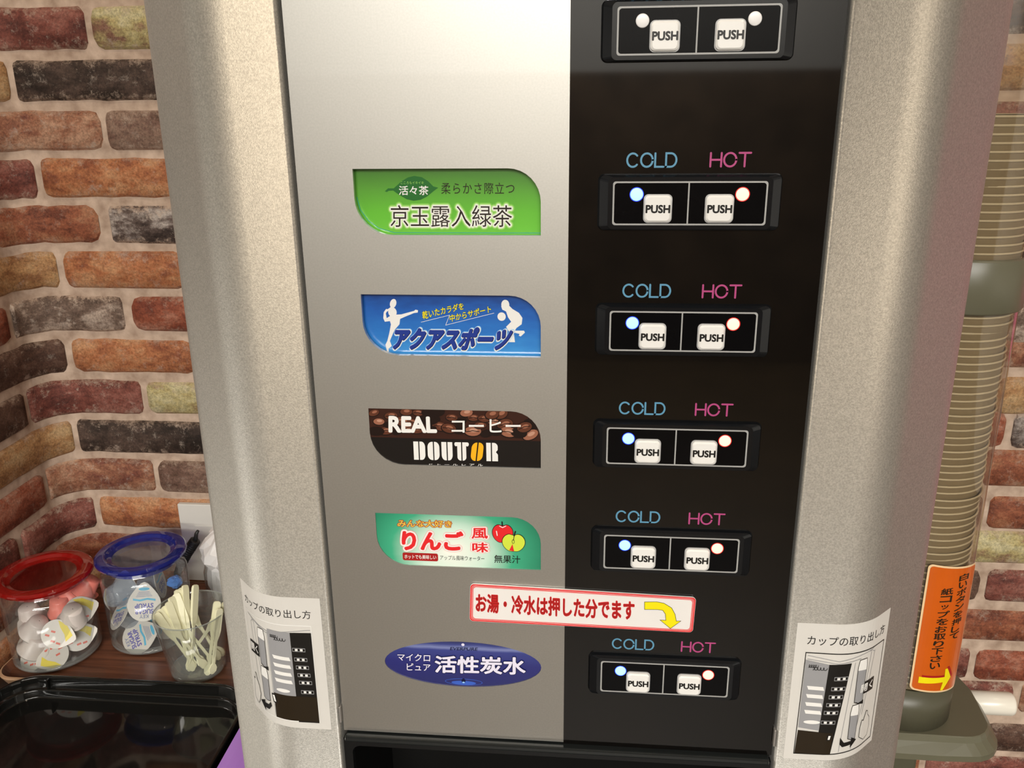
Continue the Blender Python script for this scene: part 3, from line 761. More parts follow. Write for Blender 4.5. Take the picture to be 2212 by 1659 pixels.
for i, (x, z) in enumerate(spots):
    rx = rr.uniform(.0036, .0058); rz = min(rx * rr.uniform(.55, .75), z - zs - .0001, .0042); a = rr.uniform(-.25, .5)
    bm_ = rr.choice(['bean1', 'bean3', 'bean1', 'bean4'])
    A = [p_ for p_ in leaf_rect(LL, ZL[2], LR, ZL[2] - LH)]
    e1, e2, e3 = clip(ellipse(x, z, rx, rz, 18, a), A), clip(ellipse(x + .0002, z + .0003, rx * .9, rz * .85, 18, a), A), clip(ellipse(x + .0006, z + .0009, rx * .45, rz * .35, 12, a), A)
    if len(e1) > 2: P.poly(e1, M['bean4'], 2 + i % 3 * 3)
    if len(e2) > 2: P.poly(e2, M[bm_], 3 + i % 3 * 3)
    if len(e3) > 2 and bm_ != 'bean4': P.poly(e3, M['bean3' if bm_ == 'bean1' else 'bean_hi'], 3.5 + i % 3 * 3)
    if len(e2) > 19 - 2 and x < LR - .008 and x > LL + .008: P.line([(x - rx * .7 * math.cos(a), z - rx * .7 * math.sin(a)), (x, z + .0006), (x + rx * .7 * math.cos(a), z + rx * .7 * math.sin(a))], .0005, M['bean4'], 4 + i % 3 * 3)
P.build('bean_picture', c, flat(YK))
P = Print()
P.text('REAL', [(0.04705, 0.15681), (0.07769, 0.15726), (0.07758, 0.16812), (0.04767, 0.16798)], W, 14, 0.045)
P.text('コーヒー', [(0.08676, 0.1578), (0.1296, 0.15886), (0.12966, 0.16756), (0.08705, 0.16657)], W, 14, 0.012)
P.text('ドトールレアル', [(0.07153, 0.13535), (0.1056, 0.1354), (0.10567, 0.13704), (0.07166, 0.13606)], W, 3, 0.008, space=1.8)
# stencil lettering of the coffee house, every letter in two halves
X0, X1, Z0, Z1 = .0622, .1153, .1388, .1511; lw = (X1 - X0) / 6
def half(pts): P.poly([(X0 + x * (X1 - X0), Z0 + z * (Z1 - Z0) + (x - .5) * .0004) for x, z in pts], W, 3)
def arc(cx, cz, rx, rz, a0, a1, n=8): return [(cx + rx * math.cos(math.radians(a0 + (a1 - a0) * i / n)), cz + rz * math.sin(math.radians(a0 + (a1 - a0) * i / n))) for i in range(n + 1)]
half([(0, 0), (.058, 0), (.058, 1), (0, 1)]); half([(.072, 0)] + arc(.095, .3, .044, .3, -90, 0) + arc(.095, .7, .044, .3, 0, 90) + [(.072, 1)])
half(arc(.222, .7, .055, .3, 90, 180) + arc(.222, .3, .055, .3, 180, 270) + [(.232, 0), (.232, 1)][0:2]); half([(.246, 1), (.246, 0)] + arc(.256, .3, .052, .3, -90, 0) + arc(.256, .7, .052, .3, 0, 90))
half([(.333, 1)] + [(.333, .3)] + arc(.378, .3, .045, .3, 180, 270) + [(.392, 0), (.392, 1)]); half([(.406, 1), (.406, 0)] + arc(.418, .3, .045, .3, -90, 0) + [(.463, 1)])
half([(.488, .95), (.500, 1), (.566, 1), (.566, 0)] + arc(.560, .2, .040, .2, 270, 180) + [(.520, .80), (.500, .78), (.488, .85)]); half([(.580, 0), (.580, 1), (.645, 1), (.657, .95), (.657, .85), (.645, .78), (.625, .80)] + arc(.585, .2, .040, .2, 0, -80))
def slant(pts): P.poly([(X0 + (x + (z - .5) * .028) * (X1 - X0), Z0 + z * (Z1 - Z0) + (x - .5) * .0004) for x, z in pts], M['orange_ink'], 3)
slant(arc(.740, .7, .056, .3, 90, 180) + arc(.740, .3, .056, .3, 180, 270) + [(.746, 0), (.746, 1)]); slant([(.762, 1), (.762, 0)] + arc(.768, .3, .056, .3, -90, 0) + arc(.768, .7, .056, .3, 0, 90))
half([(.862, 0), (.915, 0), (.915, 1), (.862, 1)]); half([(.930, 0), (.998, 0), (.998, .36), (.975, .50), (.996, .62)] + arc(.950, .78, .047, .22, 0, 90) + [(.930, 1)])
P.build('lettering', c, flat(YK))

# apple card
m_ = gradient('apple_card', [(0.0, srgb(250, 250, 240)), (0.35, srgb(205, 232, 215)), (0.62, srgb(60, 170, 130)), (1.0, srgb(12, 112, 82))], radial=(0.46, 0.30, 1.65, 0.75), coat=0.5, noise=0.04)
c = card('flavour_card', flav(3), m_, YK, 'green apple flavour card with red lettering')
P = Print(); RD, WH = M['red'], M['white']
P.text('みんな大好き', [(0.04904, 0.09114), (0.08463, 0.09186), (0.08464, 0.09688), (0.04956, 0.09646)], M['gold'], 2, 0.018, [(0.065, M['red_dark'])])
P.text('りんご', [(0.05105, 0.07441), (0.0921, 0.07553), (0.09219, 0.08978), (0.05181, 0.08929)], RD, 5, 0.048, [(0.085, M['pink']), (0.068, WH)])
P.text('風', [(0.09715, 0.0846), (0.10782, 0.08499), (0.108, 0.09286), (0.0974, 0.0923)], RD, 5, 0.025, [(0.11, M['pink']), (0.075, WH)])
P.text('味', [(0.09735, 0.07464), (0.10794, 0.07505), (0.1081, 0.08245), (0.09759, 0.08197)], RD, 5, 0.025, [(0.11, M['pink']), (0.075, WH)])
P.poly(rrect(.0514, .0670, .0748, .0727, .0012, 4), M['red_dark'], 2)
P.text('ホットでも美味しい', [(0.05253, 0.06816), (0.07357, 0.06842), (0.07368, 0.07153), (0.05269, 0.07137)], WH, 3, 0.012)
P.text('アップル風味ウォーター', [(0.07604, 0.06817), (0.10522, 0.06851), (0.1053, 0.07204), (0.07617, 0.07163)], M['ink'], 3, 0.004)
P.text('無果汁', [(0.11158, 0.06757), (0.12856, 0.06767), (0.1286, 0.07341), (0.11168, 0.07341)], M['ink'], 3, 0.008)
P.build('lettering', c, flat(YK))
P = Print(); K = M['ink']
def apple_shape(cx, cz, rx, rz): return [(cx + rx * math.cos(a) * (1 + .08 * math.sin(a)), cz + rz * (math.sin(a) - (.22 * math.exp(-(math.cos(a) / .28) ** 2) if math.sin(a) > 0 else -.08 * math.exp(-(math.cos(a) / .25) ** 2)))) for a in [2 * math.pi * i / 40 for i in range(40)]]
P.poly(apple_shape(.1174, .0890, .0069, .0072), K, 2).poly(apple_shape(.1174, .0890, .0065, .0068), RD, 3)
P.line([(.1173, .0945), (.1171, .0972)], .0009, K, 4).line([(.1155, .0942), (.1174, .0932), (.1195, .0944)], .0005, WH, 4).line([(.1134, .0905), (.1139, .0875)], .0006, WH, 4)
P.poly(apple_shape(.1244, .0828, .0076, .0070), K, 5).poly(apple_shape(.1244, .0828, .0072, .0066), M['apple_green'], 6)
P.line([(.1248, .0878), (.1256, .0908)], .0009, K, 7).line([(.1247, .0872), (.1243, .0845)], .0004, K, 7)
P.ring(ellipse(.1241, .0836, .0009, .0016, 14), .0003, K, 7).poly([(.1236, .0818), (.1215, .0772), (.1243, .0766), (.1246, .0770)], RD, 7)
P.build('apple_picture', c, flat(YK))

# oval water card
m_ = gradient('water_card', [(0.0, srgb(26, 32, 96)), (0.5, srgb(32, 36, 112)), (0.80, srgb(50, 60, 132)), (0.86, srgb(120, 130, 180)), (0.93, srgb(52, 62, 130)), (1.0, srgb(30, 34, 80))], noise=0.10, nscale=3, coat=0.6)
c = card('flavour_card', ellipse(EL[0], EL[1], EL[2] - .00006, EL[3] - .00006, 48, 0.01), m_, YK, 'dark blue oval water card with white characters')
P = Print()
P.text('EVERPURE', [(0.08028, -0.00048), (0.09896, 4e-05), (0.09944, 0.0025), (0.08079, 0.002)], M['navy_dark'], 2, 0.012)
P.text('マイクロ', [(0.04381, -0.01037), (0.06632, -0.01012), (0.06678, -0.00416), (0.0441, -0.00478)], M['lilac'], 6, 0.012, [(0.03, M['navy_dark'])])
P.text('ピュア', [(0.04988, -0.01803), (0.06634, -0.01759), (0.06657, -0.01184), (0.05017, -0.01214)], M['lilac'], 6, 0.012, [(0.03, M['navy_dark'])])
P.text('活性炭水', [(0.06918, -0.01893), (0.13162, -0.0171), (0.13169, -0.00307), (0.06972, -0.00499)], M['lilac'], 6, 0.028, [(0.03, M['navy_dark'])])
P.build('lettering', c, flat(YK))
Print().poly(ellipse(.0893, .0043, .0011, .0011, 14), M['lilac'], 2).build('water_drop_highlight', c, flat(YK))
P = Print(); P.poly(ellipse(.0890, -.0262, .0085, .0016, 24), M['water'], 1).ring(ellipse(.0890, -.0255, .0130, .0026, 24), .0004, M['water'], 1).poly(ellipse(.0889, -.0245, .0014, .0018, 14), M['navy_dark'], 2).poly(ellipse(.0889, -.0258, .0009, .0006, 12), M['sky_ink'], 3)
P.build('water_drop_picture', c, flat(YK))

# button modules
FL, FR, FH = 0.18185, 0.26536, 0.02382
ZR = [0.39772, 0.30938, 0.23669, 0.1651, 0.0931, 0.0]
FACE = -0.0042
NAMES = ['top row', 'green tea row', 'sports drink row', 'coffee row', 'apple row', 'bottom water row']
for i, zt in enumerate(ZR):
    x0, x1, z0, z1 = FL - .0026, FR + .0026, zt - FH - .0022, zt + .0022
    # raised black housing: steep short slopes above and below, broad slopes at both ends
    n = 5; out = rrect(x0 - .0056, z0 - .0012, x1 + .0056, z1 + .0016, .0035, n); inn = rrect(x0, z0, x1, z1, .0028, n); mid = rrect(x0 - .0046, z0 - .0008, x1 + .0046, z1 + .0011, .003, n)
    V = [(x, 0.0, z) for x, z in out] + [(x, -.0026, z) for x, z in mid] + [(x, FACE, z) for x, z in inn]; N = len(out); F = []
    for k in range(2):
        for j in range(N): F.append((k * N + j, k * N + (j + 1) % N, (k + 1) * N + (j + 1) % N, (k + 1) * N + j))
    F += [tuple(2 * N + a for a in t) for t in tri(inn)]
    mod = obj('button_module', V, F, M['module'], mach, label='black button module of the %s' % NAMES[i])
    P = Print(); P.poly(rrect(FL, zt - FH, FR, zt, .0016, 5), M['window'], 0).ring(rrect(FL, zt - FH, FR, zt, .0016, 5), .0009, M['grey_line'], 1); P.poly(rect4(.2227, zt - FH + .0005, .2235, zt - .0005), M['grey_line'], 1)
    P.build('grey_frame_line', mod, flat(FACE))
    for kx, hot in ((.2066, 0), (.2399, 1)):
        kz = zt - .01465; h = .0078
        rim = prism('key_rim', rrect(kx - h, kz - h, kx + h, kz + h, .0026, 5), FACE - .0007, FACE + .0003, M['key_rim'], mod)
        prism('push_button', rrect(kx - h + .0006, kz - h + .0006, kx + h - .0006, kz + h - .0006, .0023, 5), FACE - .0026, FACE - .0006, M['key'], mod, .0009, FACE - .0018)
        Print().text('PUSH', [(kx - .0067, kz - .0023), (kx + .0067, kz - .0023), (kx + .0067, kz + .0023), (kx - .0067, kz + .0023)], M['ink'], 1, 0.042).build('push_lettering', mod, flat(FACE - .0026))
        lx = .1949 if not hot else .2520; lz = zt - .0070
        mt = M['led_off'] if i == 0 else (M['led_red'] if hot else M['led_blue'])
        V, F = [], []
        prof_l = [(.0035, 0.0), (.0034, .0003), (.0030, .00042), (.0012, .0005)]
        for (r, h_) in prof_l:
            for k in range(24): a = 2 * math.pi * k / 24; V.append((lx + r * math.cos(a), FACE - h_, lz + r * math.sin(a)))
        for q_ in range(3):
            for k in range(24): F.append((q_ * 24 + k, q_ * 24 + (k + 1) % 24, (q_ + 1) * 24 + (k + 1) % 24, (q_ + 1) * 24 + k))
        F.append(tuple(72 + k for k in range(24)))
        obj('indicator_light', V, F, mt, mod, True, label='unlit white indicator' if i == 0 else ('glowing red indicator' if hot else 'glowing blue indicator'))
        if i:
            P = Print(); P.ring(ellipse(lx, lz, .0039, .0039, 28), .0006, M['led_bloom_r'] if hot else M['led_bloom_b'], 1); P.build('indicator_bloom_ring', mod, flat(FACE))  # emissive ring painted in for the bloom round each lit lens
# COLD and HOT printed on the black panel, in round-ended strokes
def letter(P, ch, x, z, w, h, sw, mat):
    a = sw / 2; x0, x1, z0, z1 = x + a, x + w - a, z + a, z + h - a; cx, cz = (x0 + x1) / 2, (z0 + z1) / 2; rx, rz = (x1 - x0) / 2, (z1 - z0) / 2
    el = lambda a0, a1, n=20: [(cx + rx * math.cos(math.radians(a0 + (a1 - a0) * i / n)), cz + rz * math.sin(math.radians(a0 + (a1 - a0) * i / n))) for i in range(n + 1)]
    S = {'C': [el(42, 318)], 'O': [el(0, 360)], 'L': [[(x0, z1), (x0, z0), (x1, z0)]], 'H': [[(x0, z0), (x0, z1)], [(x1, z0), (x1, z1)], [(x0, cz), (x1, cz)]], 'T': [[(x0, z1), (x1, z1)], [(cx, z1), (cx, z0)]],
         'D': [[(x0, z0), (x0, z1), (cx - .0003, z1)] + [(cx - .0003 + (x1 - cx + .0003) * math.sin(math.radians(t)), cz + rz * math.cos(math.radians(t))) for t in range(10, 180, 12)] + [(cx - .0003, z0), (x0, z0)]]}[ch]
    for st in S: P.line(st, sw, mat, 1)
for i, zt in enumerate(ZR):
    P = Print(); zb = zt + .0069; h = .0082
    x = .1888
    for ch, w in (('C', .0072), ('O', .0074), ('L', .0056), ('D', .0066)): letter(P, ch, x, zb, w, h, .00105, M['cold']); x += w + .0003
    P.build('cold_lettering', mach, flat(0.0), label='pale blue COLD lettering of the %s' % NAMES[i])
    P = Print(); x = .2338
    for ch, w in (('H', .0068), ('O', .0076), ('T', .0072)): letter(P, ch, x, zb, w, h, .00105, M['hot']); x += w + .0004
    P.build('hot_lettering', mach, flat(0.0), label='pink HOT lettering of the %s' % NAMES[i])

# dispensing bay under the panels
box('bay_lip', 0.0035, 0.2965, -.0050, .0030, ZB - .0062, ZB - .0013, M['trim'], mach, 0.0014, 3)
FZ0 = ZC + .03
holed_panel('bay_frame', rect4(0.0015, FZ0, 0.2985, ZB - .0064), [rrect(.0075, FZ0 + .012, .2900, ZB - .0122, .006, 5)], -.0010, .0040, M['black'], mach)
V = [(x, y, z) for x in (.0075, .2900) for y in (.0040, .1040) for z in (FZ0 + .012, ZB - .0122)]
obj('bay_interior', V, [(0, 2, 3, 1), (4, 5, 7, 6), (0, 4, 6, 2), (1, 3, 7, 5), (2, 6, 7, 3)], M['black_matt'], mach)
for x in (.030, .150, .262): box('bay_catch', x, x + .006, .004, .012, ZB - .0165, ZB - .0125, M['black'], mach, .0008)
for x, sd in ((0.0012, 0), (0.2988, 1)): box('door_latch', x - .0007, x + .0007, -.0032, .004, -.062, -.049, M['machine_side'], mach, .0003)

# how-to-take-a-cup stickers wrapped on the pillars
def pill_surf(side, sa, sb, za, zb):
    """sticker u 0..1 left to right, w 0..1 top to bottom -> surface of the pillar"""
    def f(u, w, o):
        s = sa + u * (sb - sa) if side > 0 else sb + u * (sa - sb)
        d, y = prof(s, o + .00015); x = 0.3 + d if side > 0 else -d
        return (x, y, za + w * (zb - za))
    return f
def sticker(side, sa, sb, za, zb, label):
    f = pill_surf(side, sa, sb, za, zb)
    nx = 24; V, F = [], []
    for i in range(nx + 1): V += [f(i / nx, 1, 0), f(i / nx, 0, 0)]
    for i in range(nx): F.append((2 * i, 2 * i + 2, 2 * i + 3, 2 * i + 1))
    o = obj('instruction_sticker', V, F, M['paper'], mach, label=label)
    P = Print(); Q = Print(); R = Print(); me = 0.04
    K, GL, G2, WH = M['ink'], M['grey_light'], M['grey_mid'], M['white']
    if side > 0:
        R.text('カップの取り出し方', [(.10, .150), (.93, .158), (.93, .092), (.10, .083)], K, 3, 0.004)
        Q.line([(.10, .205), (.95, .215), (.95, .95), (.09, .955)], .007, K, 3, closed=True)
        gx0, gx1, bx1 = .105, .315, .52
        R.text('開く', [(.66, .52), (.83, .525), (.83, .465), (.66, .462)], WH, 6, 0.02)
        R.poly([(.645, .535), (.85, .545), (.85, .450), (.645, .448)], K, 4)
        ux = lambda u: u
        bot = [(.105, .775), (.42, .79), (.42, .95), (.095, .95)]
        tubes = [(.595, .70, .27, .58), (.575, .67, .60, .85)]
        arrow = [(.50, .83), (.545, .875), (.62, .875), (.62, .845), (.685, .875), (.62, .925), (.62, .900), (.53, .905), (.50, .88)]
        hand = [(.72, .80), (.735, .745), (.76, .755), (.79, .69), (.815, .70), (.825, .73), (.86, .76), (.875, .83), (.86, .90), (.80, .915), (.72, .87)]
        edges = [[(.12, .225), (.40, .262), (.62, .235), (.75, .225)], [(.12, .25), (.40, .28), (.62, .26)], [(.745, .24), (.71, .62), (.63, .94)], [(.80, .24), (.75, .55), (.72, .70)], [(.76, .235), (.80, .25)], [(.56, .28), (.50, .94)], [(.73, .235), (.78, .215)]]
    else:
        R.text('カップの取り出し方', [(.075, .152), (.90, .152), (.90, .090), (.075, .090)], K, 3, 0.004)
        Q.line([(.06, .205), (.89, .205), (.89, .945), (.06, .945)], .006, WH, 3, closed=True)
        R.text('開く', [(.105, .505), (.255, .495), (.255, .435), (.105, .445)], WH, 6, 0.02)
        R.poly([(.09, .525), (.27, .515), (.27, .42), (.09, .43)], K, 4)
        gx0, gx1, bx1 = .43, .675, .885
        bot = [(.43, .745), (.675, .745), (.885, .745), (.885, .94), (.43, .94)]
        tubes = [(.285, .385, .275, .555), (.27, .375, .575, .82)]
        arrow = [(.385, .865), (.34, .905), (.28, .905), (.28, .935), (.20, .875), (.28, .845), (.28, .870), (.34, .865), (.37, .835)]
        hand = [(.06, .86), (.075, .79), (.08, .735), (.105, .74), (.12, .685), (.14, .69), (.15, .73), (.19, .77), (.205, .83), (.17, .89), (.13, .93), (.06, .91)]
        edges = [[(.10, .225), (.22, .24), (.42, .275), (.65, .255), (.88, .235)], [(.22, .24), (.41, .29), (.65, .275), (.885, .26)], [(.22, .24), (.26, .62), (.30, .93)], [(.16, .27), (.18, .60), (.20, .72)], [(.22, .24), (.16, .27)], [(.42, .28), (.42, .93)], [(.17, .235), (.20, .26)]]
    for l in edges: Q.line(l, .0045, G2, 3, caps=False)
    dz = .025 if side > 0 else .0
    R.poly([(gx0, .255), (gx1, .26 + dz), (gx1, .775), (gx0, .755)], G2, 4)
    R.poly([(gx1, .26 + dz), (bx1, .255 + dz), (bx1 - (.10 if side > 0 else 0), .95), (gx1 - (.03 if side > 0 else 0), .95)], K, 4)
    R.poly(bot, M['ink_brown'], 5)
    for k, w in enumerate((.455, .515, .575, .633)): R.poly([(gx0 + .035, w - .013), (gx1 - .03, w - .009), (gx1 - .018, w + .018), (gx0 + .05, w + .014)], WH, 6)
    R.poly(ellipse(gx0 + .115, .710, .075, .014, 18), WH, 6)
    for w in (.385, .458, .518, .577, .635, .708):
        sk = (.02 - (w - .385) * .22) if side > 0 else (w - .385) * .14
        c0 = (gx1 + bx1) / 2 + sk - (0.0 if side > 0 else .03)
        Q.line([(c0 - .062, w - .012), (c0 + .062, w - .012), (c0 + .062, w + .012), (c0 - .062, w + .012)], .004, G2, 6, closed=True, caps=False)
        for du in (-.025, .025): R.poly([(c0 + du - .013, w - .008), (c0 + du + .013, w - .008), (c0 + du + .013, w + .008), (c0 + du - .013, w + .008)], WH, 7)
    for (a, b_, t0, t1) in tubes:
        R.poly([(a + .012, t0), (b_ - .012, t0), (b_, t0 + .05), (b_, t0 + .085), (a, t0 + .075), (a, t0 + .05)], WH, 5)
        R.poly([(a, t0 + .075), (b_, t0 + .085), (b_ - .005, t1 + .01), ((a + b_) / 2, t1 + .015), (a + .005, t1)], G2, 5)
        Q.line([(a + .012, t0), (b_ - .012, t0), (b_, t0 + .05), (b_ - .005, t1 + .01), ((a + b_) / 2, t1 + .015), (a + .005, t1), (a, t0 + .05)], .0045, M['ink_brown'], 6, closed=True, caps=False)
    t1 = tubes[0][3]; a, b_ = tubes[0][:2]
    R.poly([(a, t1 - .01), ((a + b_) / 2, t1 + .01), (b_ + .01, t1), (b_ + .01, t1 + .03), ((a + b_) / 2, t1 + .018)], K, 7)
    R.poly(arrow, K, 7); R.poly(hand, M['paper'], 5); Q.line(hand, .0045, K, 6, closed=True, caps=False)
    wx = bx1 - .385 if side > 0 else gx0 + .0
    R.poly([(gx1 + .06, .80), (gx1 + .10, .80), (gx1 + .09, .845), (gx1 + .055, .845)] if side > 0 else [(gx0 - .03, .755), (gx0 + .02, .755), (gx0 + .035, .825), (gx0 - .015, .825)], K, 6)
    R.poly([(gx1 + .07, .808), (gx1 + .09, .808), (gx1 + .083, .837), (gx1 + .065, .837)] if side > 0 else [(gx0 - .017, .765), (gx0 + .007, .765), (gx0 + .02, .815), (gx0 - .002, .815)], WH, 7)
    # little script emblem: looping hand-written strokes
    for base, amp, u0, u1 in ((.300, .010, gx0 + .03, gx0 + .11), (.318, .010, gx0 + .07, gx0 + .19)):
        Q.line([(u0 + (u1 - u0) * t / 24 + .010 * math.sin(t * 1.15), base - .10 * (u0 - gx0) * .2 + amp * math.cos(t * 1.15)) for t in range(25)], .0045, K, 6, caps=False)
    Q.poly(ellipse(gx0 + .135, .297, .022, .007, 12), M['grey_mid'] if False else M['ink'], 6) if False else None
    S = Print()
    for src in (Q, R):
        b0 = len(S.V); S.V += src.V; S.L += src.L
        for fc, ii in zip(src.F, src.I): S.F.append(tuple(b0 + v for v in fc)); S.I.append(S.mi(src.M[ii]))
    S.build('sticker_print', o, f, maxedge=me)
    return o
sticker(-1, .0058, .0768, .0377, -.0683, 'cup instruction sticker curving round the left pillar')
sticker(1, .0056, .0772, .0346, -.0710, 'cup instruction sticker curving round the right pillar')

# laminated notice across both panels
YN = -.0016
def notice():
    a, b_, c_, d_ = Vector((0.0946, 0.0244)), Vector((0.2406, 0.0230)), Vector((0.2414, 0.0490)), Vector((0.0958, 0.0526))
    def q(u, v): p = (a * (1 - u) + b_ * u) * (1 - v) + (d_ * (1 - u) + c_ * u) * v; return (p.x, p.y)
    rr_ = lambda m, r: [q(x / 145, z / 27) for x, z in rrect(m, m, 145 - m, 27 - m, r, 5)]
    o = prism('notice_sticker', rr_(0, 2.6), YN, YN + .0011, M['card_white'], mach, label='white notice with red border stuck across silver and black panels')
    P = Print()
    for m0, w0 in ((.15, .75), (1.05, .5), (1.75, .4)):
        A, B = rr_(m0, 2.6 - m0 * .3), rr_(m0 + w0, 2.6 - (m0 + w0) * .3); n = len(A)
        P.add(A + B, [(i, (i + 1) % n, n + (i + 1) % n, n + i) for i in range(n)], M['red'], 1)
    P.build('red_border', o, flat(YN))
    P = Print(); P.text('お湯・冷水は押した分でます', [(0.09893, 0.03151), (0.20287, 0.0304), (0.20239, 0.0448), (0.09926, 0.04555)], M['red_dark'], 1, 0.022, [(0.02, M['red'])]); P.build('lettering', o, flat(YN))
    ar = [(0.20883, 0.0443), (0.2165, 0.04480), (0.22115, 0.0440), (0.22624, 0.04078), (0.2287, 0.0360), (0.22966, 0.03115), (0.23261, 0.03129), (0.22616, 0.02539), (0.21924, 0.03144), (0.22301, 0.0314), (0.2225, 0.0360), (0.22072, 0.0387), (0.2175, 0.0391), (0.20904, 0.0388)]
    P = Print(); P.poly(ar, M['yellow'], 1); P.line(ar, .0003, M['ink'], 2, closed=True); P.build('yellow_arrow', o, flat(YN))
notice()

# ------------------------------------------------------------------ cup dispenser on the right side of the machine
CX, CY, TR_ = 0.448, 0.180, 0.042
disp = thing('cup_dispenser', 'clear upright tube cup dispenser beside the machine with olive base', 'cup dispenser', (CX, CY, -0.19))
V, F = lathe([(TR_, -.1165), (TR_, .52)], 56, (CX, CY, 0)); obj('tube', V, F, M['tube'], disp, True)
V, F = lathe([(TR_ - .001, .2022), (TR_ + .0012, .2026), (TR_ + .0022, .204), (TR_ + .0022, .2405), (TR_ + .0012, .2418), (TR_ - .001, .2420)], 56, (CX, CY, 0)); obj('tube_collar', V, F, M['olive'], disp, True)
V, F = lathe([(TR_ - .002, -.1190), (TR_ + .0008, -.1180), (TR_ + .0008, -.158), (TR_ - .002, -.1585)], 56, (CX, CY, 0), cap0=False); obj('base_collar', V, F, M['olive_dark'], disp, True)
# base plate, a rounded slab with a broad front chamfer
out = [(.4085, .130)] + [(.4085, .1275), (.470, .1265), (.495, .1275)] + [(.495 + .030 * math.sin(math.radians(a)), .1575 - .030 * math.cos(math.radians(a))) for a in range(15, 91, 15)] + [(.5275, .180), (.5285, .200), (.524, .222), (.514, .243), (.497, .258), (.470, .264), (.4085, .265)]
cx_, cy_ = .445, .195
def ringat(d, z): 
    r = []
    for x, y in out:
        v = Vector((x - cx_, y - cy_)); l = v.length; v = v * (1 - d / l); r.append((max(.4085, cx_ + v.x) if x > .409 else .4085, cy_ + v.y, z))
    return r
rings = [ringat(.003, -.1790), ringat(0, -.1775), ringat(0, -.1720), ringat(.0075, -.1640), ringat(.0090, -.1592), ringat(.0098, -.1585)]
V = [p for r in rings for p in r]; N = len(out); F = []
for k in range(len(rings) - 1):
    for i in range(N): F.append((k * N + i, k * N + (i + 1) % N, (k + 1) * N + (i + 1) % N, (k + 1) * N + i))
F.append(tuple(5 * N + i for i in range(N))); F.append(tuple(range(N))[::-1])
obj('base_plate', V, F, M['olive'], disp)
V, F = lathe([(.0, 0), (.0105, .0), (.0105, .048), (.0098, .0500), (.0085, .0505), (0.0, .0506)], 32, (.5105, .205, -.1765), 'X'); obj('push_button', V, F, M['button_white'], disp, True, label='ivory round push button sticking out sideways')
box('lower_housing', .408, .462, .150,   .215, -.26, -.1795, M['olive_dark'], disp, .003)
for z in (.221, -.171): box('mounting_bracket', .3935, CX - .034, CY - .012, CY + .012, z - .008, z + .008, M['olive_dark'], disp, .001)
# orange sticker wrapped on the tube
RS = TR_ + .0012
def tsurf(x, z, o): th = x / RS; return (CX + (RS + o) * math.sin(th), CY - (RS + o) * math.cos(th), z)
sx0, sx1 = RS * math.radians(-11.0), RS * math.radians(56.5)
zt0, zt1, zb0, zb1 = .0022, -.0048, -.1152, -.1238
tl = lambda u, v: (sx0 + (sx1 - sx0) * u, (zb0 * (1 - u) + zb1 * u) * (1 - v) + (zt0 * (1 - u) + zt1 * u) * v)
def srr(m, r): return [tl(x / 50, z / 118) for x, z in rrect(m, m, 50 - m, 118 - m, r, 6)]
P = Print(); P.poly(srr(0, 4), M['sticker_edge'], 0); stk = P.build('orange_sticker', disp, tsurf, maxedge=.003, label='orange sticker with dark characters and yellow arrow')
P = Print(); P.poly(srr(1.6, 3), M['orange'], 2); P.build('sticker_field', stk, tsurf, maxedge=.003)
P = Print()
def column(chars, th, za, zb_, w):
    n = len(chars); st = (za - zb_) / n
    for i, ch in enumerate(chars):
        z1 = za - i * st - st * .06; z0 = za - (i + 1) * st + st * .06; xc = RS * math.radians(th); ww = w * (.62 if ch in 'ッ' else .9 if ch in 'いりし' else 1)
        if ch in 'ッ': z0 += st * .1; z1 -= st * .2
        P.text(ch, [(xc - ww / 2, z0), (xc + ww / 2, z0), (xc + ww / 2, z1), (xc - ww / 2, z1)], M['ink_brown'], 4, 0.022)
column('白いボタンを押して', 32.0, -.0085, -.0700, .0112)
column('紙コップをお取り下さい', 12.5, -.0190, -.0955, .0104)
def arrow(dx, dz, mat, lay):
    a, b_ = RS * math.radians(-3) + dx, RS * math.radians(38) + dx; z = -.1055 + dz; s_ = -.0021
    zz = lambda x: z + s_ * (x - a) / (b_ - a)
    P.poly([(a, zz(a) - .0028), (b_ - .009, zz(b_) - .0022), (b_ - .0105, zz(b_) - .0098), (b_ - .008, zz(b_) - .0105), (b_, zz(b_)), (b_ - .006, zz(b_) + .0105), (b_ - .0085, zz(b_) + .0105), (b_ - .008, zz(b_) + .0026), (a, zz(a) + .0032)], mat, lay)
arrow(.0022, .0016, M['red_dark'], 4); arrow(0, 0, M['yellow'], 5)
P.build('sticker_print', stk, tsurf, maxedge=.003)
# the stack of paper cups
V1, F1 = lathe([(.0370, 0), (.0378, -.0005), (.0385, .0004), (.0383, .0012), (.0376, .0014), (.0370, .0008)], 40)
Vw, Fw = lathe([(.0378, .0002), (.0342, -.030), (.0336, -.0302), (.0368, .0002)], 40)
cup_me = bpy.data.meshes.new('paper_cup'); b = len(V1)
cup_me.from_pydata(V1 + Vw, [], F1 + [tuple(b + i for i in f) for f in Fw]); cup_me.materials.append(M['cup_rim']); cup_me.materials.append(M['cup_paper'])
cup_me.polygons.foreach_set('material_index', [0] * len(F1) + [1] * len(Fw))
for p in cup_me.polygons: p.use_smooth = True
for i in range(79):
    o = bpy.data.objects.new('paper_cup', cup_me); COL.objects.link(o); o.location = (CX + random.uniform(-.0008, .0008), CY + random.uniform(-.0008, .0008), .338 - i * .0058)
    tag(o, 'tan paper cup nested in the tall stack inside the clear tube', 'paper cup', 'paper cups stacked in the dispenser tube')

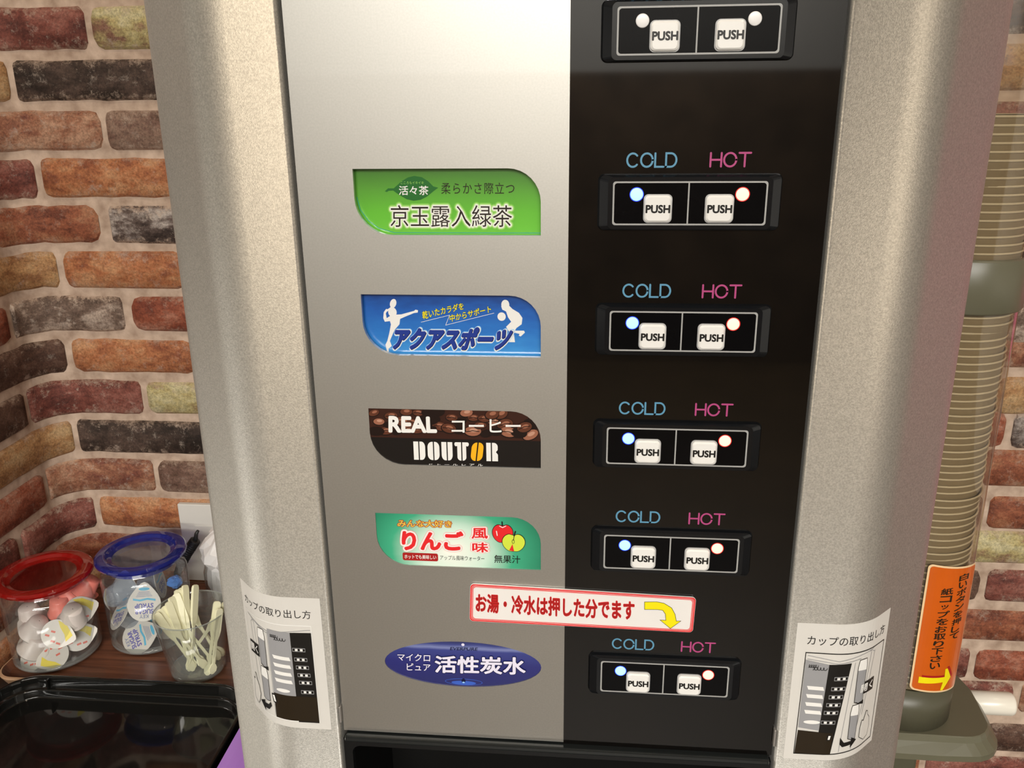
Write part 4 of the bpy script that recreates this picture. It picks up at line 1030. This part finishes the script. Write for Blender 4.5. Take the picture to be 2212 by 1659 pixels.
# ------------------------------------------------------------------ left of the machine: trays
wt = thing('wood_tray', 'brown wood-grain serving tray under the glass jars', 'tray', (-.33, .38, ZC))
x0, x1, y0, y1, zf = -.4955, -.118, .272, .4885, -.2655
def tray(rings, mat, name, parent, closed=True):
    V, F = [], []; n = 0
    for (x0_, y0_, x1_, y1_, z, r) in rings:
        rg = rrect(x0_, y0_, x1_, y1_, r, 8); n = len(rg); V += [(a, b_, z) for a, b_ in rg]
    for k in range(len(rings) - 1):
        for i in range(n): F.append((k * n + i, k * n + (i + 1) % n, (k + 1) * n + (i + 1) % n, (k + 1) * n + i))
    F.append(tuple((len(rings) - 1) * n + i for i in range(n)) if closed else tuple(range(n))[::-1])
    return obj(name, V, F, mat, parent)
tray([(x0 + .008, y0 + .008, x1 - .008, y1 - .008, ZC + .0002, .012), (x0, y0, x1, y1, -.2615, .022), (x0 + .0005, y0 + .0005, x1 - .0005, y1 - .0005, -.2595, .022), (x0 + .0025, y0 + .0025, x1 - .0025, y1 - .0025, -.2590, .020)], M['tray_rim'], 'tray_shell', wt, False)
tray([(x0 + .0025, y0 + .0025, x1 - .0025, y1 - .0025, -.2590, .020), (x0 + .0095, y0 + .0095, x1 - .0095, y1 - .0095, zf, .013), (x0 + .020, y0 + .020, x1 - .020, y1 - .020, zf, .008)], M['wood'], 'tray_surface', wt)
bt = thing('black_tray', 'empty glossy black lacquer tray in front of the jars', 'tray', (-.33, .10, ZC))
X0, X1, Y0, Y1 = -.467, -.182, -.09, .2700
rg = [(X0 + .012, ZC + .0002, .03), (X0 + .0010, -.2525, .044), (X0, -.2515, .045), (X0 + .0005, -.2497, .0445), (X0 + .0018, -.2490, .043)]
rg += [(X0 + .0034 + .0014 * math.sin(t), -.2504 + .0014 * math.cos(t), .0415 - .0014 * math.sin(t)) for t in [math.radians(k) for k in (0, 20, 40, 60, 78)]]
rg += [(X0 + .0068, -.2585, .038), (X0 + .0072, -.2606, .0375), (X0 + .0080, -.2612, .037)]
rg += [(X0 + .0086 + .0020 * math.sin(t), -.2634 + .0020 * math.cos(t), .036 - .0020 * math.sin(t)) for t in [math.radians(k) for k in (5, 25, 45, 65, 82)]]
rg += [(X0 + .0112 + .0022 * (1 - math.cos(t)), -.2690 - .0022 * math.sin(t), .0335 - .0022 * (1 - math.cos(t))) for t in [math.radians(k) for k in (10, 30, 50, 70, 90)]] + [(X0 + .03, -.2712, .02)]
o = tray([(X0 + (d - X0), Y0 + (d - X0), X1 - (d - X0), Y1 - (d - X0), z, r_) for d, z, r_ in rg], M['tray_black'], 'tray_body', bt)
creased(o, 30)
for x in (-.4190, -.2060):   # small upright ribs moulded in the back wall
    box('corner_rib', x - .0009, x + .0009, .2588, .2648, -.2615, -.2496, M['tray_black'], bt, .0007)
pf = thing('leaflet', 'purple and white printed leaflet lying beside the black tray', 'leaflet', (-.13, .10, -.2480))
V, F = [], []
for i in range(9):
    u = i / 8; x = -.1752 + u * .066; zz = -.2478 - .012 * u ** 1.5
    for y in (.02, .255): V.append((x, y, zz))
for i in range(9):
    u = i / 8; x = -.1752 + u * .066; zz = -.2482 - .012 * u ** 1.5
    for y in (.02, .255): V.append((x, y, zz))
for i in range(8): F += [(2 * i, 2 * i + 2, 2 * i + 3, 2 * i + 1), (18 + 2 * i, 18 + 2 * i + 1, 18 + 2 * i + 3, 18 + 2 * i + 2)]
F += [(0, 1, 19, 18), (16, 34, 35, 17)]
obj('sheet', V, F, M['purple'], pf)

# ------------------------------------------------------------------ jars
def jar(name, label, cx, cy, zb, R, H, rl, lid, pane, colour):
    t = thing(name, label, 'jar', (cx, cy, zb))
    V, F = lathe([(R - .006, .0035), (R - .002, .0040), (R - .0008, .010), (R - .0003, H - .022), (R - .003, H - .014), (R - .0075, H - .010), (R - .0085, H - .004), (R - .0070, H - .001)], 56, (cx, cy, zb)); obj('glass_wall', V, F, M['glass'], t, True)
    V, F = lathe([(R - .010, .0006), (R - .004, .0008), (R - .0012, .0040), (R - .0018, .0068), (R - .007, .0072)], 56, (cx, cy, zb), cap0=True); obj('glass_base', V, F, M['glass_thick'], t, True)
    z = zb + H
    V, F = lathe([(R - .0090, -.010), (R - .0095, -.0015), (rl - .0035, -.0018), (rl - .0008, -.0002), (rl, .0020), (rl - .0004, .0036), (rl - .0020, .0052), (rl - .0045, .0058), (rl - .0110, .0060), (rl - .0122, .0054), (rl - .0140, .0022), (rl - .0165, .0016), (rl - .0185, .0006), (rl - .0190, .0005)], 64, (cx, cy, z)); l = creased(obj('lid', V, F, lid, t, label='%s plastic lid with raised rim' % colour), 28)
    V, F = lathe([(rl - .0190, .0005), (.012, .0002), (.0005, .0001)], 48, (cx, cy, z)); obj('lid_centre', V, F, pane, l, True)
    return t
ZW = zf + .0004
jar('glass_jar', 'round glass jar with red lid holding creamer cups', -.4535, .3345, ZW, .0490, .1010, .0535, M['lid_red'], M['lid_red_pane'], 'red')
jar('glass_jar', 'round glass jar with blue lid holding syrup cups', -.3560, .3760, ZW, .0490, .1095, .0515, M['lid_blue'], M['lid_blue_pane'], 'blue')

# portion cups: tapered body, rim and drop-shaped foil lid; local axis +z points out of the foil
def drop(r, tip, n=26):
    o = []
    for i in range(n):
        a = -math.pi + 2 * math.pi * i / n; k = max(0, math.cos(a)) ** 6
        o.append((r * math.cos(a) + tip * k, r * math.sin(a) * (1 - .15 * k)))
    return o
def portion(name, label, cat, loc, axis, roll, r, h, body, foil, group, prints=()):
    t = bpy.data.objects.new(name, None); t.empty_display_size = .01; COL.objects.link(t); tag(t, label, cat, group)
    V, F = lathe([(.0005, -h), (r * .60, -h), (r * .66, -h + .0015), (r * .88, -.0022), (r * 1.02, -.0010), (r * 1.03, -.0003)], 22)
    d = drop(r * 1.04, r * .38); n = len(d)
    Vf = [(x, y, .0) for x, y in d] + [(x * .99, y * .99, .0004) for x, y in d]; Ff = [(i, (i + 1) % n, n + (i + 1) % n, n + i) for i in range(n)] + [tuple(n + i for i in range(n))]
    b_ = obj('cup_body', V, F, body, None, True); b_.parent = t
    f_ = obj('foil_lid', Vf, Ff, foil, None); f_.parent = t
    if prints:
        P = Print()
        for pr in prints: pr(P, r)
        q = P.build('foil_print', None, lambda x, y, o: (x, y, .0005 + o)); q.parent = f_
    z = Vector(axis).normalized(); a = Vector((0, 0, 1)) if abs(z.z) < .9 else Vector((0, 1, 0))
    x = (a - z * a.dot(z)).normalized(); y = z.cross(x); R3 = Matrix((x, y, z)).transposed() @ Matrix.Rotation(math.radians(roll), 3, 'Z')
    t.matrix_world = Matrix.Translation(loc) @ R3.to_4x4()
    return t
def cream_print(P, r):
    P.poly([(-.2 * r, .95 * r), (.45 * r, .80 * r), (1.1 * r, .2 * r), (.80 * r, -.35 * r), (.55 * r, .1 * r), (.1 * r, .5 * r)], M['foil_yellow'], 1)
    for (x, y) in ((-.55, -.25), (-.25, .1), (-.05, -.55), (.35, -.6)): P.poly(rect4((x - .15) * r, (y - .07) * r, (x + .15) * r, (y + .07) * r), M['foil_red'], 1)
def syrup_print(P, r):
    # tip points to +x; the words run across it
    def tx(s, cx, h, w, m, off=.012): P.text(s, [(cx + h / 2, -w / 2), (cx + h / 2, w / 2), (cx - h / 2, w / 2), (cx - h / 2, -w / 2)], m, 1, off)
    tx('KEY', -.72 * r, .22 * r, .55 * r, M['syrup_grey']); tx('SUGAR', -.42 * r, .30 * r, 1.15 * r, M['syrup_print'], .03); tx('SYRUP', -.06 * r, .30 * r, 1.15 * r, M['syrup_print'], .03)
    P.poly([(.20 * r, -.7 * r), (.30 * r, -.2 * r), (.22 * r, .25 * r), (.30 * r, .68 * r), (.42 * r, .68 * r), (.34 * r, .25 * r), (.42 * r, -.2 * r), (.33 * r, -.7 * r)], M['syrup_aqua'], 1)
    for k in range(4): P.line([((.52 + .09 * k) * r, -.5 * r + .05 * k * r), ((.52 + .09 * k) * r, .5 * r - .05 * k * r)], .03 * r, M['syrup_grey'], 1, caps=False)
    P.poly(ellipse(.98 * r, 0, .10 * r, .34 * r, 16), M['syrup_aqua'], 1)
toC = Vector((0.62, -0.70, 0.52))      # towards the viewer's side of the tray
G1 = 'creamer cups in the red-lidded jar'; G2_ = 'syrup cups in the blue-lidded jar'
CRM = [  # label, position, axis of the foil, roll, salmon?
 ('white creamer cup standing bottom up at the left of the red-lidded jar', (-.4775, .333, -.2240), (.05, .15, -1), 0, 0),
 ('white creamer cup tilted bottom up in the middle of the red-lidded jar', (-.4655, .315, -.2275), (-.55, .1, -.8), 0, 0),
 ('creamer cup with yellow and red foil facing out of the red-lidded jar', (-.4280, .302, -.2190), (.25, -.85, .40), -112, 0),
 ('white creamer cup low behind the front foil in the red-lidded jar', (-.4680, .308, -.2480), (-.55, -.1, -.8), 40, 0),
 ('creamer cup with foil seen edge on at left glass of the red-lidded jar', (-.4860, .322, -.2400), (-.75, -.5, .45), 60, 0),
 ('creamer cup foil tilted up at bottom left of the red-lidded jar', (-.4655, .305, -.2540), (-.2, -.75, .65), -60, 0),
 ('creamer cup foil lying on the bottom front of the red-lidded jar', (-.4380, .305, -.2500), (.1, -.75, .65), 120, 0),
 ('creamer cup foil low at the right of the red-lidded jar', (-.4200, .325, -.2380), (.45, -.72, .5), -80, 0),
 ('white creamer cup bottom up above the front foil in the red-lidded jar', (-.4205, .322, -.2140), (-.35, .25, -.9), 0, 0),
 ('creamer cup with pale foil against the right glass of the red-lidded jar', (-.4150, .330, -.2060), (.72, -.55, .4), -90, 0),
 ('salmon pink creamer cup left of the three in the red-lidded jar', (-.4420, .337, -.2130), (-.1, .2, -1), 0, 1),
 ('salmon pink creamer cup in the middle of the three in the red-lidded jar', (-.4310, .350, -.2060), (.4, .3, -.9), 0, 1),
 ('salmon pink creamer cup topmost at the right of the red-lidded jar', (-.4220, .352, -.1960), (-.5, -.25, -.75), 150, 1),
]
for lb, p, ax, ro, sal in CRM: portion('creamer_cup', lb, 'creamer cup', p, ax, ro, .0158 if not sal else .0150, .021, M['salmon_cup'] if sal else M['cream_cup'], M['salmon_cup'] if sal else M['foil'], G1, () if sal else (cream_print,))
SYR = [
 ('syrup cup with printed foil upside down facing front in the blue-lidded jar', (-.3430, .3440, -.2035), (.16, -.86, .42), 0),
 ('syrup cup with printed foil tilted at the bottom of the blue-lidded jar', (-.3560, .3425, -.2470), (.02, -.80, .58), -62),
 ('bluish syrup cup with its plain bottom outward at left of the blue-lidded jar', (-.3800, .3700, -.2030), (.2, .9, -.2), 0),
 ('syrup cup wedged edge on at the left glass of the blue-lidded jar', (-.3800, .3520, -.2230), (-.6, -.45, .62), 40),
 ('grey see-through syrup cup lying near the top of the blue-lidded jar', (-.3400, .3800, -.1950), (.75, .2, .15), 0),
 ('syrup cup half hidden at the lower right of the blue-lidded jar', (-.3350, .3720, -.2460), (.65, -.6, .4), 70),
 ('syrup cup lying at the back bottom of the blue-lidded jar', (-.3620, .3900, -.2450), (-.2, .4, .85), 10),
]
for lb, p, ax, ro in SYR: portion('syrup_cup', lb, 'syrup cup', p, ax, ro, .0185, .024, M['syrup_cup'], M['foil'], G2_, (syrup_print,))
V, F = lathe([(.0003, -.006), (.006, -.005), (.0088, -.001), (.0085, .003), (.005, .0062), (.0003, .007)], 16, (-.3215, .3800, -.1940))
rj = random.Random(3); V = [(x + rj.uniform(-.0008, .0008), y + rj.uniform(-.0008, .0008), z + rj.uniform(-.0008, .0008)) for x, y, z in V]
tag(obj('candy_wrapper', V, F, M['blue_foil']), 'light blue foil-wrapped piece at upper right of the blue-lidded jar', 'sweet')

# ------------------------------------------------------------------ glass with stirrers
gx, gy = -.2705, .3130; GH = .0790
gt = thing('drinking_glass', 'clear tapered glass full of ivory stirrers beside the machine', 'glass', (gx, gy, ZW))
V, F = lathe([(.0300, .0040), (.0405, GH - .001), (.0400, GH), (.0392, GH - .001), (.0288, .0075)], 56, (gx, gy, ZW)); obj('glass_wall', V, F, M['glass'], gt, True)
V, F = lathe([(.0255, .0005), (.0285, .0008), (.0300, .0040), (.0288, .0072), (.026, .0070), (.001, .0068)], 56, (gx, gy, ZW), cap0=True); obj('glass_base', V, F, M['glass_thick'], gt, True)
V, F = tube_path([(gx + .0399 * math.cos(t), gy + .0399 * math.sin(t), ZW + GH - .0004) for t in [2 * math.pi * i / 48 for i in range(49)]], .0008, 6); obj('glass_rim', V, F[:-2], M['glass_thick'], gt, True)
TOPS = [(-.2738, .338, -.170), (-.2902, .345, -.1754), (-.294, .343, -.1779), (-.2965, .338, -.1774), (-.2966, .334, -.1798), (-.2995, .328, -.181), (-.3008, .322, -.1837), (-.3053, .318, -.1878), (-.3089, .312, -.1889), (-.3081, .306, -.1889), (-.3057, .327, -.1903), (-.2982, .346, -.1816), (-.2385, .315, -.1756), (-.2324, .305, -.1783), (-.3033, .340, -.1862), (-.2300, .320, -.180)]
BOTS = [(-.2718, .299), (-.2729, .2967), (-.2700, .2995), (-.2702, .3003), (-.2622, .3065), (-.2725, .302), (-.2690, .2975), (-.2622, .3100), (-.2560, .3040), (-.2700, .3040), (-.2500, .3120), (-.2480, .3200), (-.2500, .2915), (-.2455, .2944), (-.2460, .3280), (-.2852, .3184)]
HOLE = ['tip bent over the left rim', 'leaning to the back rim']
def stirrer(top, bot, i):
    a, b_ = Vector(bot), Vector(top); d = (b_ - a); L = d.length; d.normalize()
    side = d.cross(Vector((-.75, .65, 0))).normalized() if abs(d.z) < .999 else Vector((1, 0, 0)); side = (Matrix.Rotation(rj.uniform(-.4, .4), 3, d) @ side).normalized(); nrm = d.cross(side)
    secs = [(0, .0012, .0006), (.003, .0040, .0010), (.0075, .0045, .0010), (.0115, .0028, .0009), (.013, .0014, .0010), (L * .50, .0015, .0010), (L * .58, .0032, .0013), (L * .66, .0041, .0016), (L - .004, .0041, .0016), (L - .001, .0034, .0014), (L, .0016, .0008)]
    V, F = [], []
    for (t, w, h) in secs:
        c_ = a + d * t
        V += [c_ + side * w - nrm * h, c_ + side * w + nrm * h, c_ - side * w + nrm * h, c_ - side * w - nrm * h]
    for k in range(len(secs) - 1):
        for j in range(4): F.append((k * 4 + j, k * 4 + (j + 1) % 4, (k + 1) * 4 + (j + 1) % 4, (k + 1) * 4 + j))
    F += [(3, 2, 1, 0), tuple((len(secs) - 1) * 4 + j for j in range(4))]
    tag(obj('stirrer', V, F, M['stirrer']), 'ivory plastic stirrer leaning in the bundle in the clear glass', 'stirrer', 'ivory stirrers in the drinking glass')
for i, (t, b_) in enumerate(zip(TOPS, BOTS)): stirrer(t, (b_[0], b_[1], ZW + .0085), i)

# ------------------------------------------------------------------ behind: wall plate, cord, jar with plastic film
op = thing('wall_outlet', 'white rectangular wall plate on the brick behind the jars', 'wall outlet', (-.32, .495, -.20))
box('cover_plate', -.3640, -.290, .4885, .4955, -.2580, -.1450, M['outlet'], op, .0012)
box('socket_insert', -.3440, -.310, .4872, .4886, -.2250, -.1750, M['outlet'], op, .0006)
pts = [(-.3420, .436, -.2010), (-.3370, .437, -.1940), (-.3325, .438, -.1868), (-.3275, .439, -.1805), (-.3235, .440, -.1748), (-.3200, .440, -.1700)]
V, F = [], []
P_ = []; Rr = []
for k in range(41):
    u = k / 40 * 4.999; i = int(u); f_ = u - i; a, b_ = Vector(pts[i]), Vector(pts[i + 1]); P_.append(a.lerp(b_, f_)); Rr.append(.0072 - .0012 * k / 40 + (.0008 if k % 3 == 0 else -.0004))
V, F = tube_path(P_, Rr, 14); cd = thing('power_cord', 'short black ribbed cord end sticking up behind the blue-lidded jar', 'cord', (-.342, .436, ZC)); obj('ribbed_sleeve', V, F, M['cord'], cd, True)
V, F = tube_path([(-.3215, .440, -.1730), (-.3190, .440, -.1660), (-.3178, .440, -.1610), (-.3150, .440, -.1565)], [.0034, .0026, .0024, .0018], 10); obj('cord_tip', V, F, M['cord'], cd, True)
V, F = tube_path([(-.3420, .436, -.2010), (-.347, .434, -.215), (-.349, .434, -.240), (-.349, .436, ZW + .004)], .0046, 10); obj('cord_lead', V, F, M['cord'], cd, True)
cx, cy = -.2730, .4360; zj = ZW
fj = thing('glass_jar', 'glass jar with white plastic film, half hidden behind the machine', 'jar', (cx, cy, zj))
V, F = lathe([(.0325, .0035), (.0355, .006), (.0358, .062), (.0340, .068), (.0330, .072)], 48, (cx, cy, zj)); obj('glass_wall', V, F, M['glass'], fj, True)
V, F = lathe([(.028, .0006), (.034, .0010), (.0352, .005), (.033, .0075), (.001, .0072)], 48, (cx, cy, zj), cap0=True); obj('glass_base', V, F, M['glass_thick'], fj, True)
V, F = lathe([(.0300, .030), (.0335, .045), (.0325, .062), (.0310, .072), (.0360, .082), (.0350, .094), (.0270, .108), (.0150, .116), (.0005, .119)], 26, (cx, cy, zj))
V = [(cx + (x - cx) * rj.uniform(.86, 1.03 if z < zj + .073 else 1.12), cy + (y - cy) * rj.uniform(.86, 1.03 if z < zj + .073 else 1.12), z + rj.uniform(-.004, .004)) for x, y, z in V]
obj('plastic_film', V, F, M['bag'], fj)
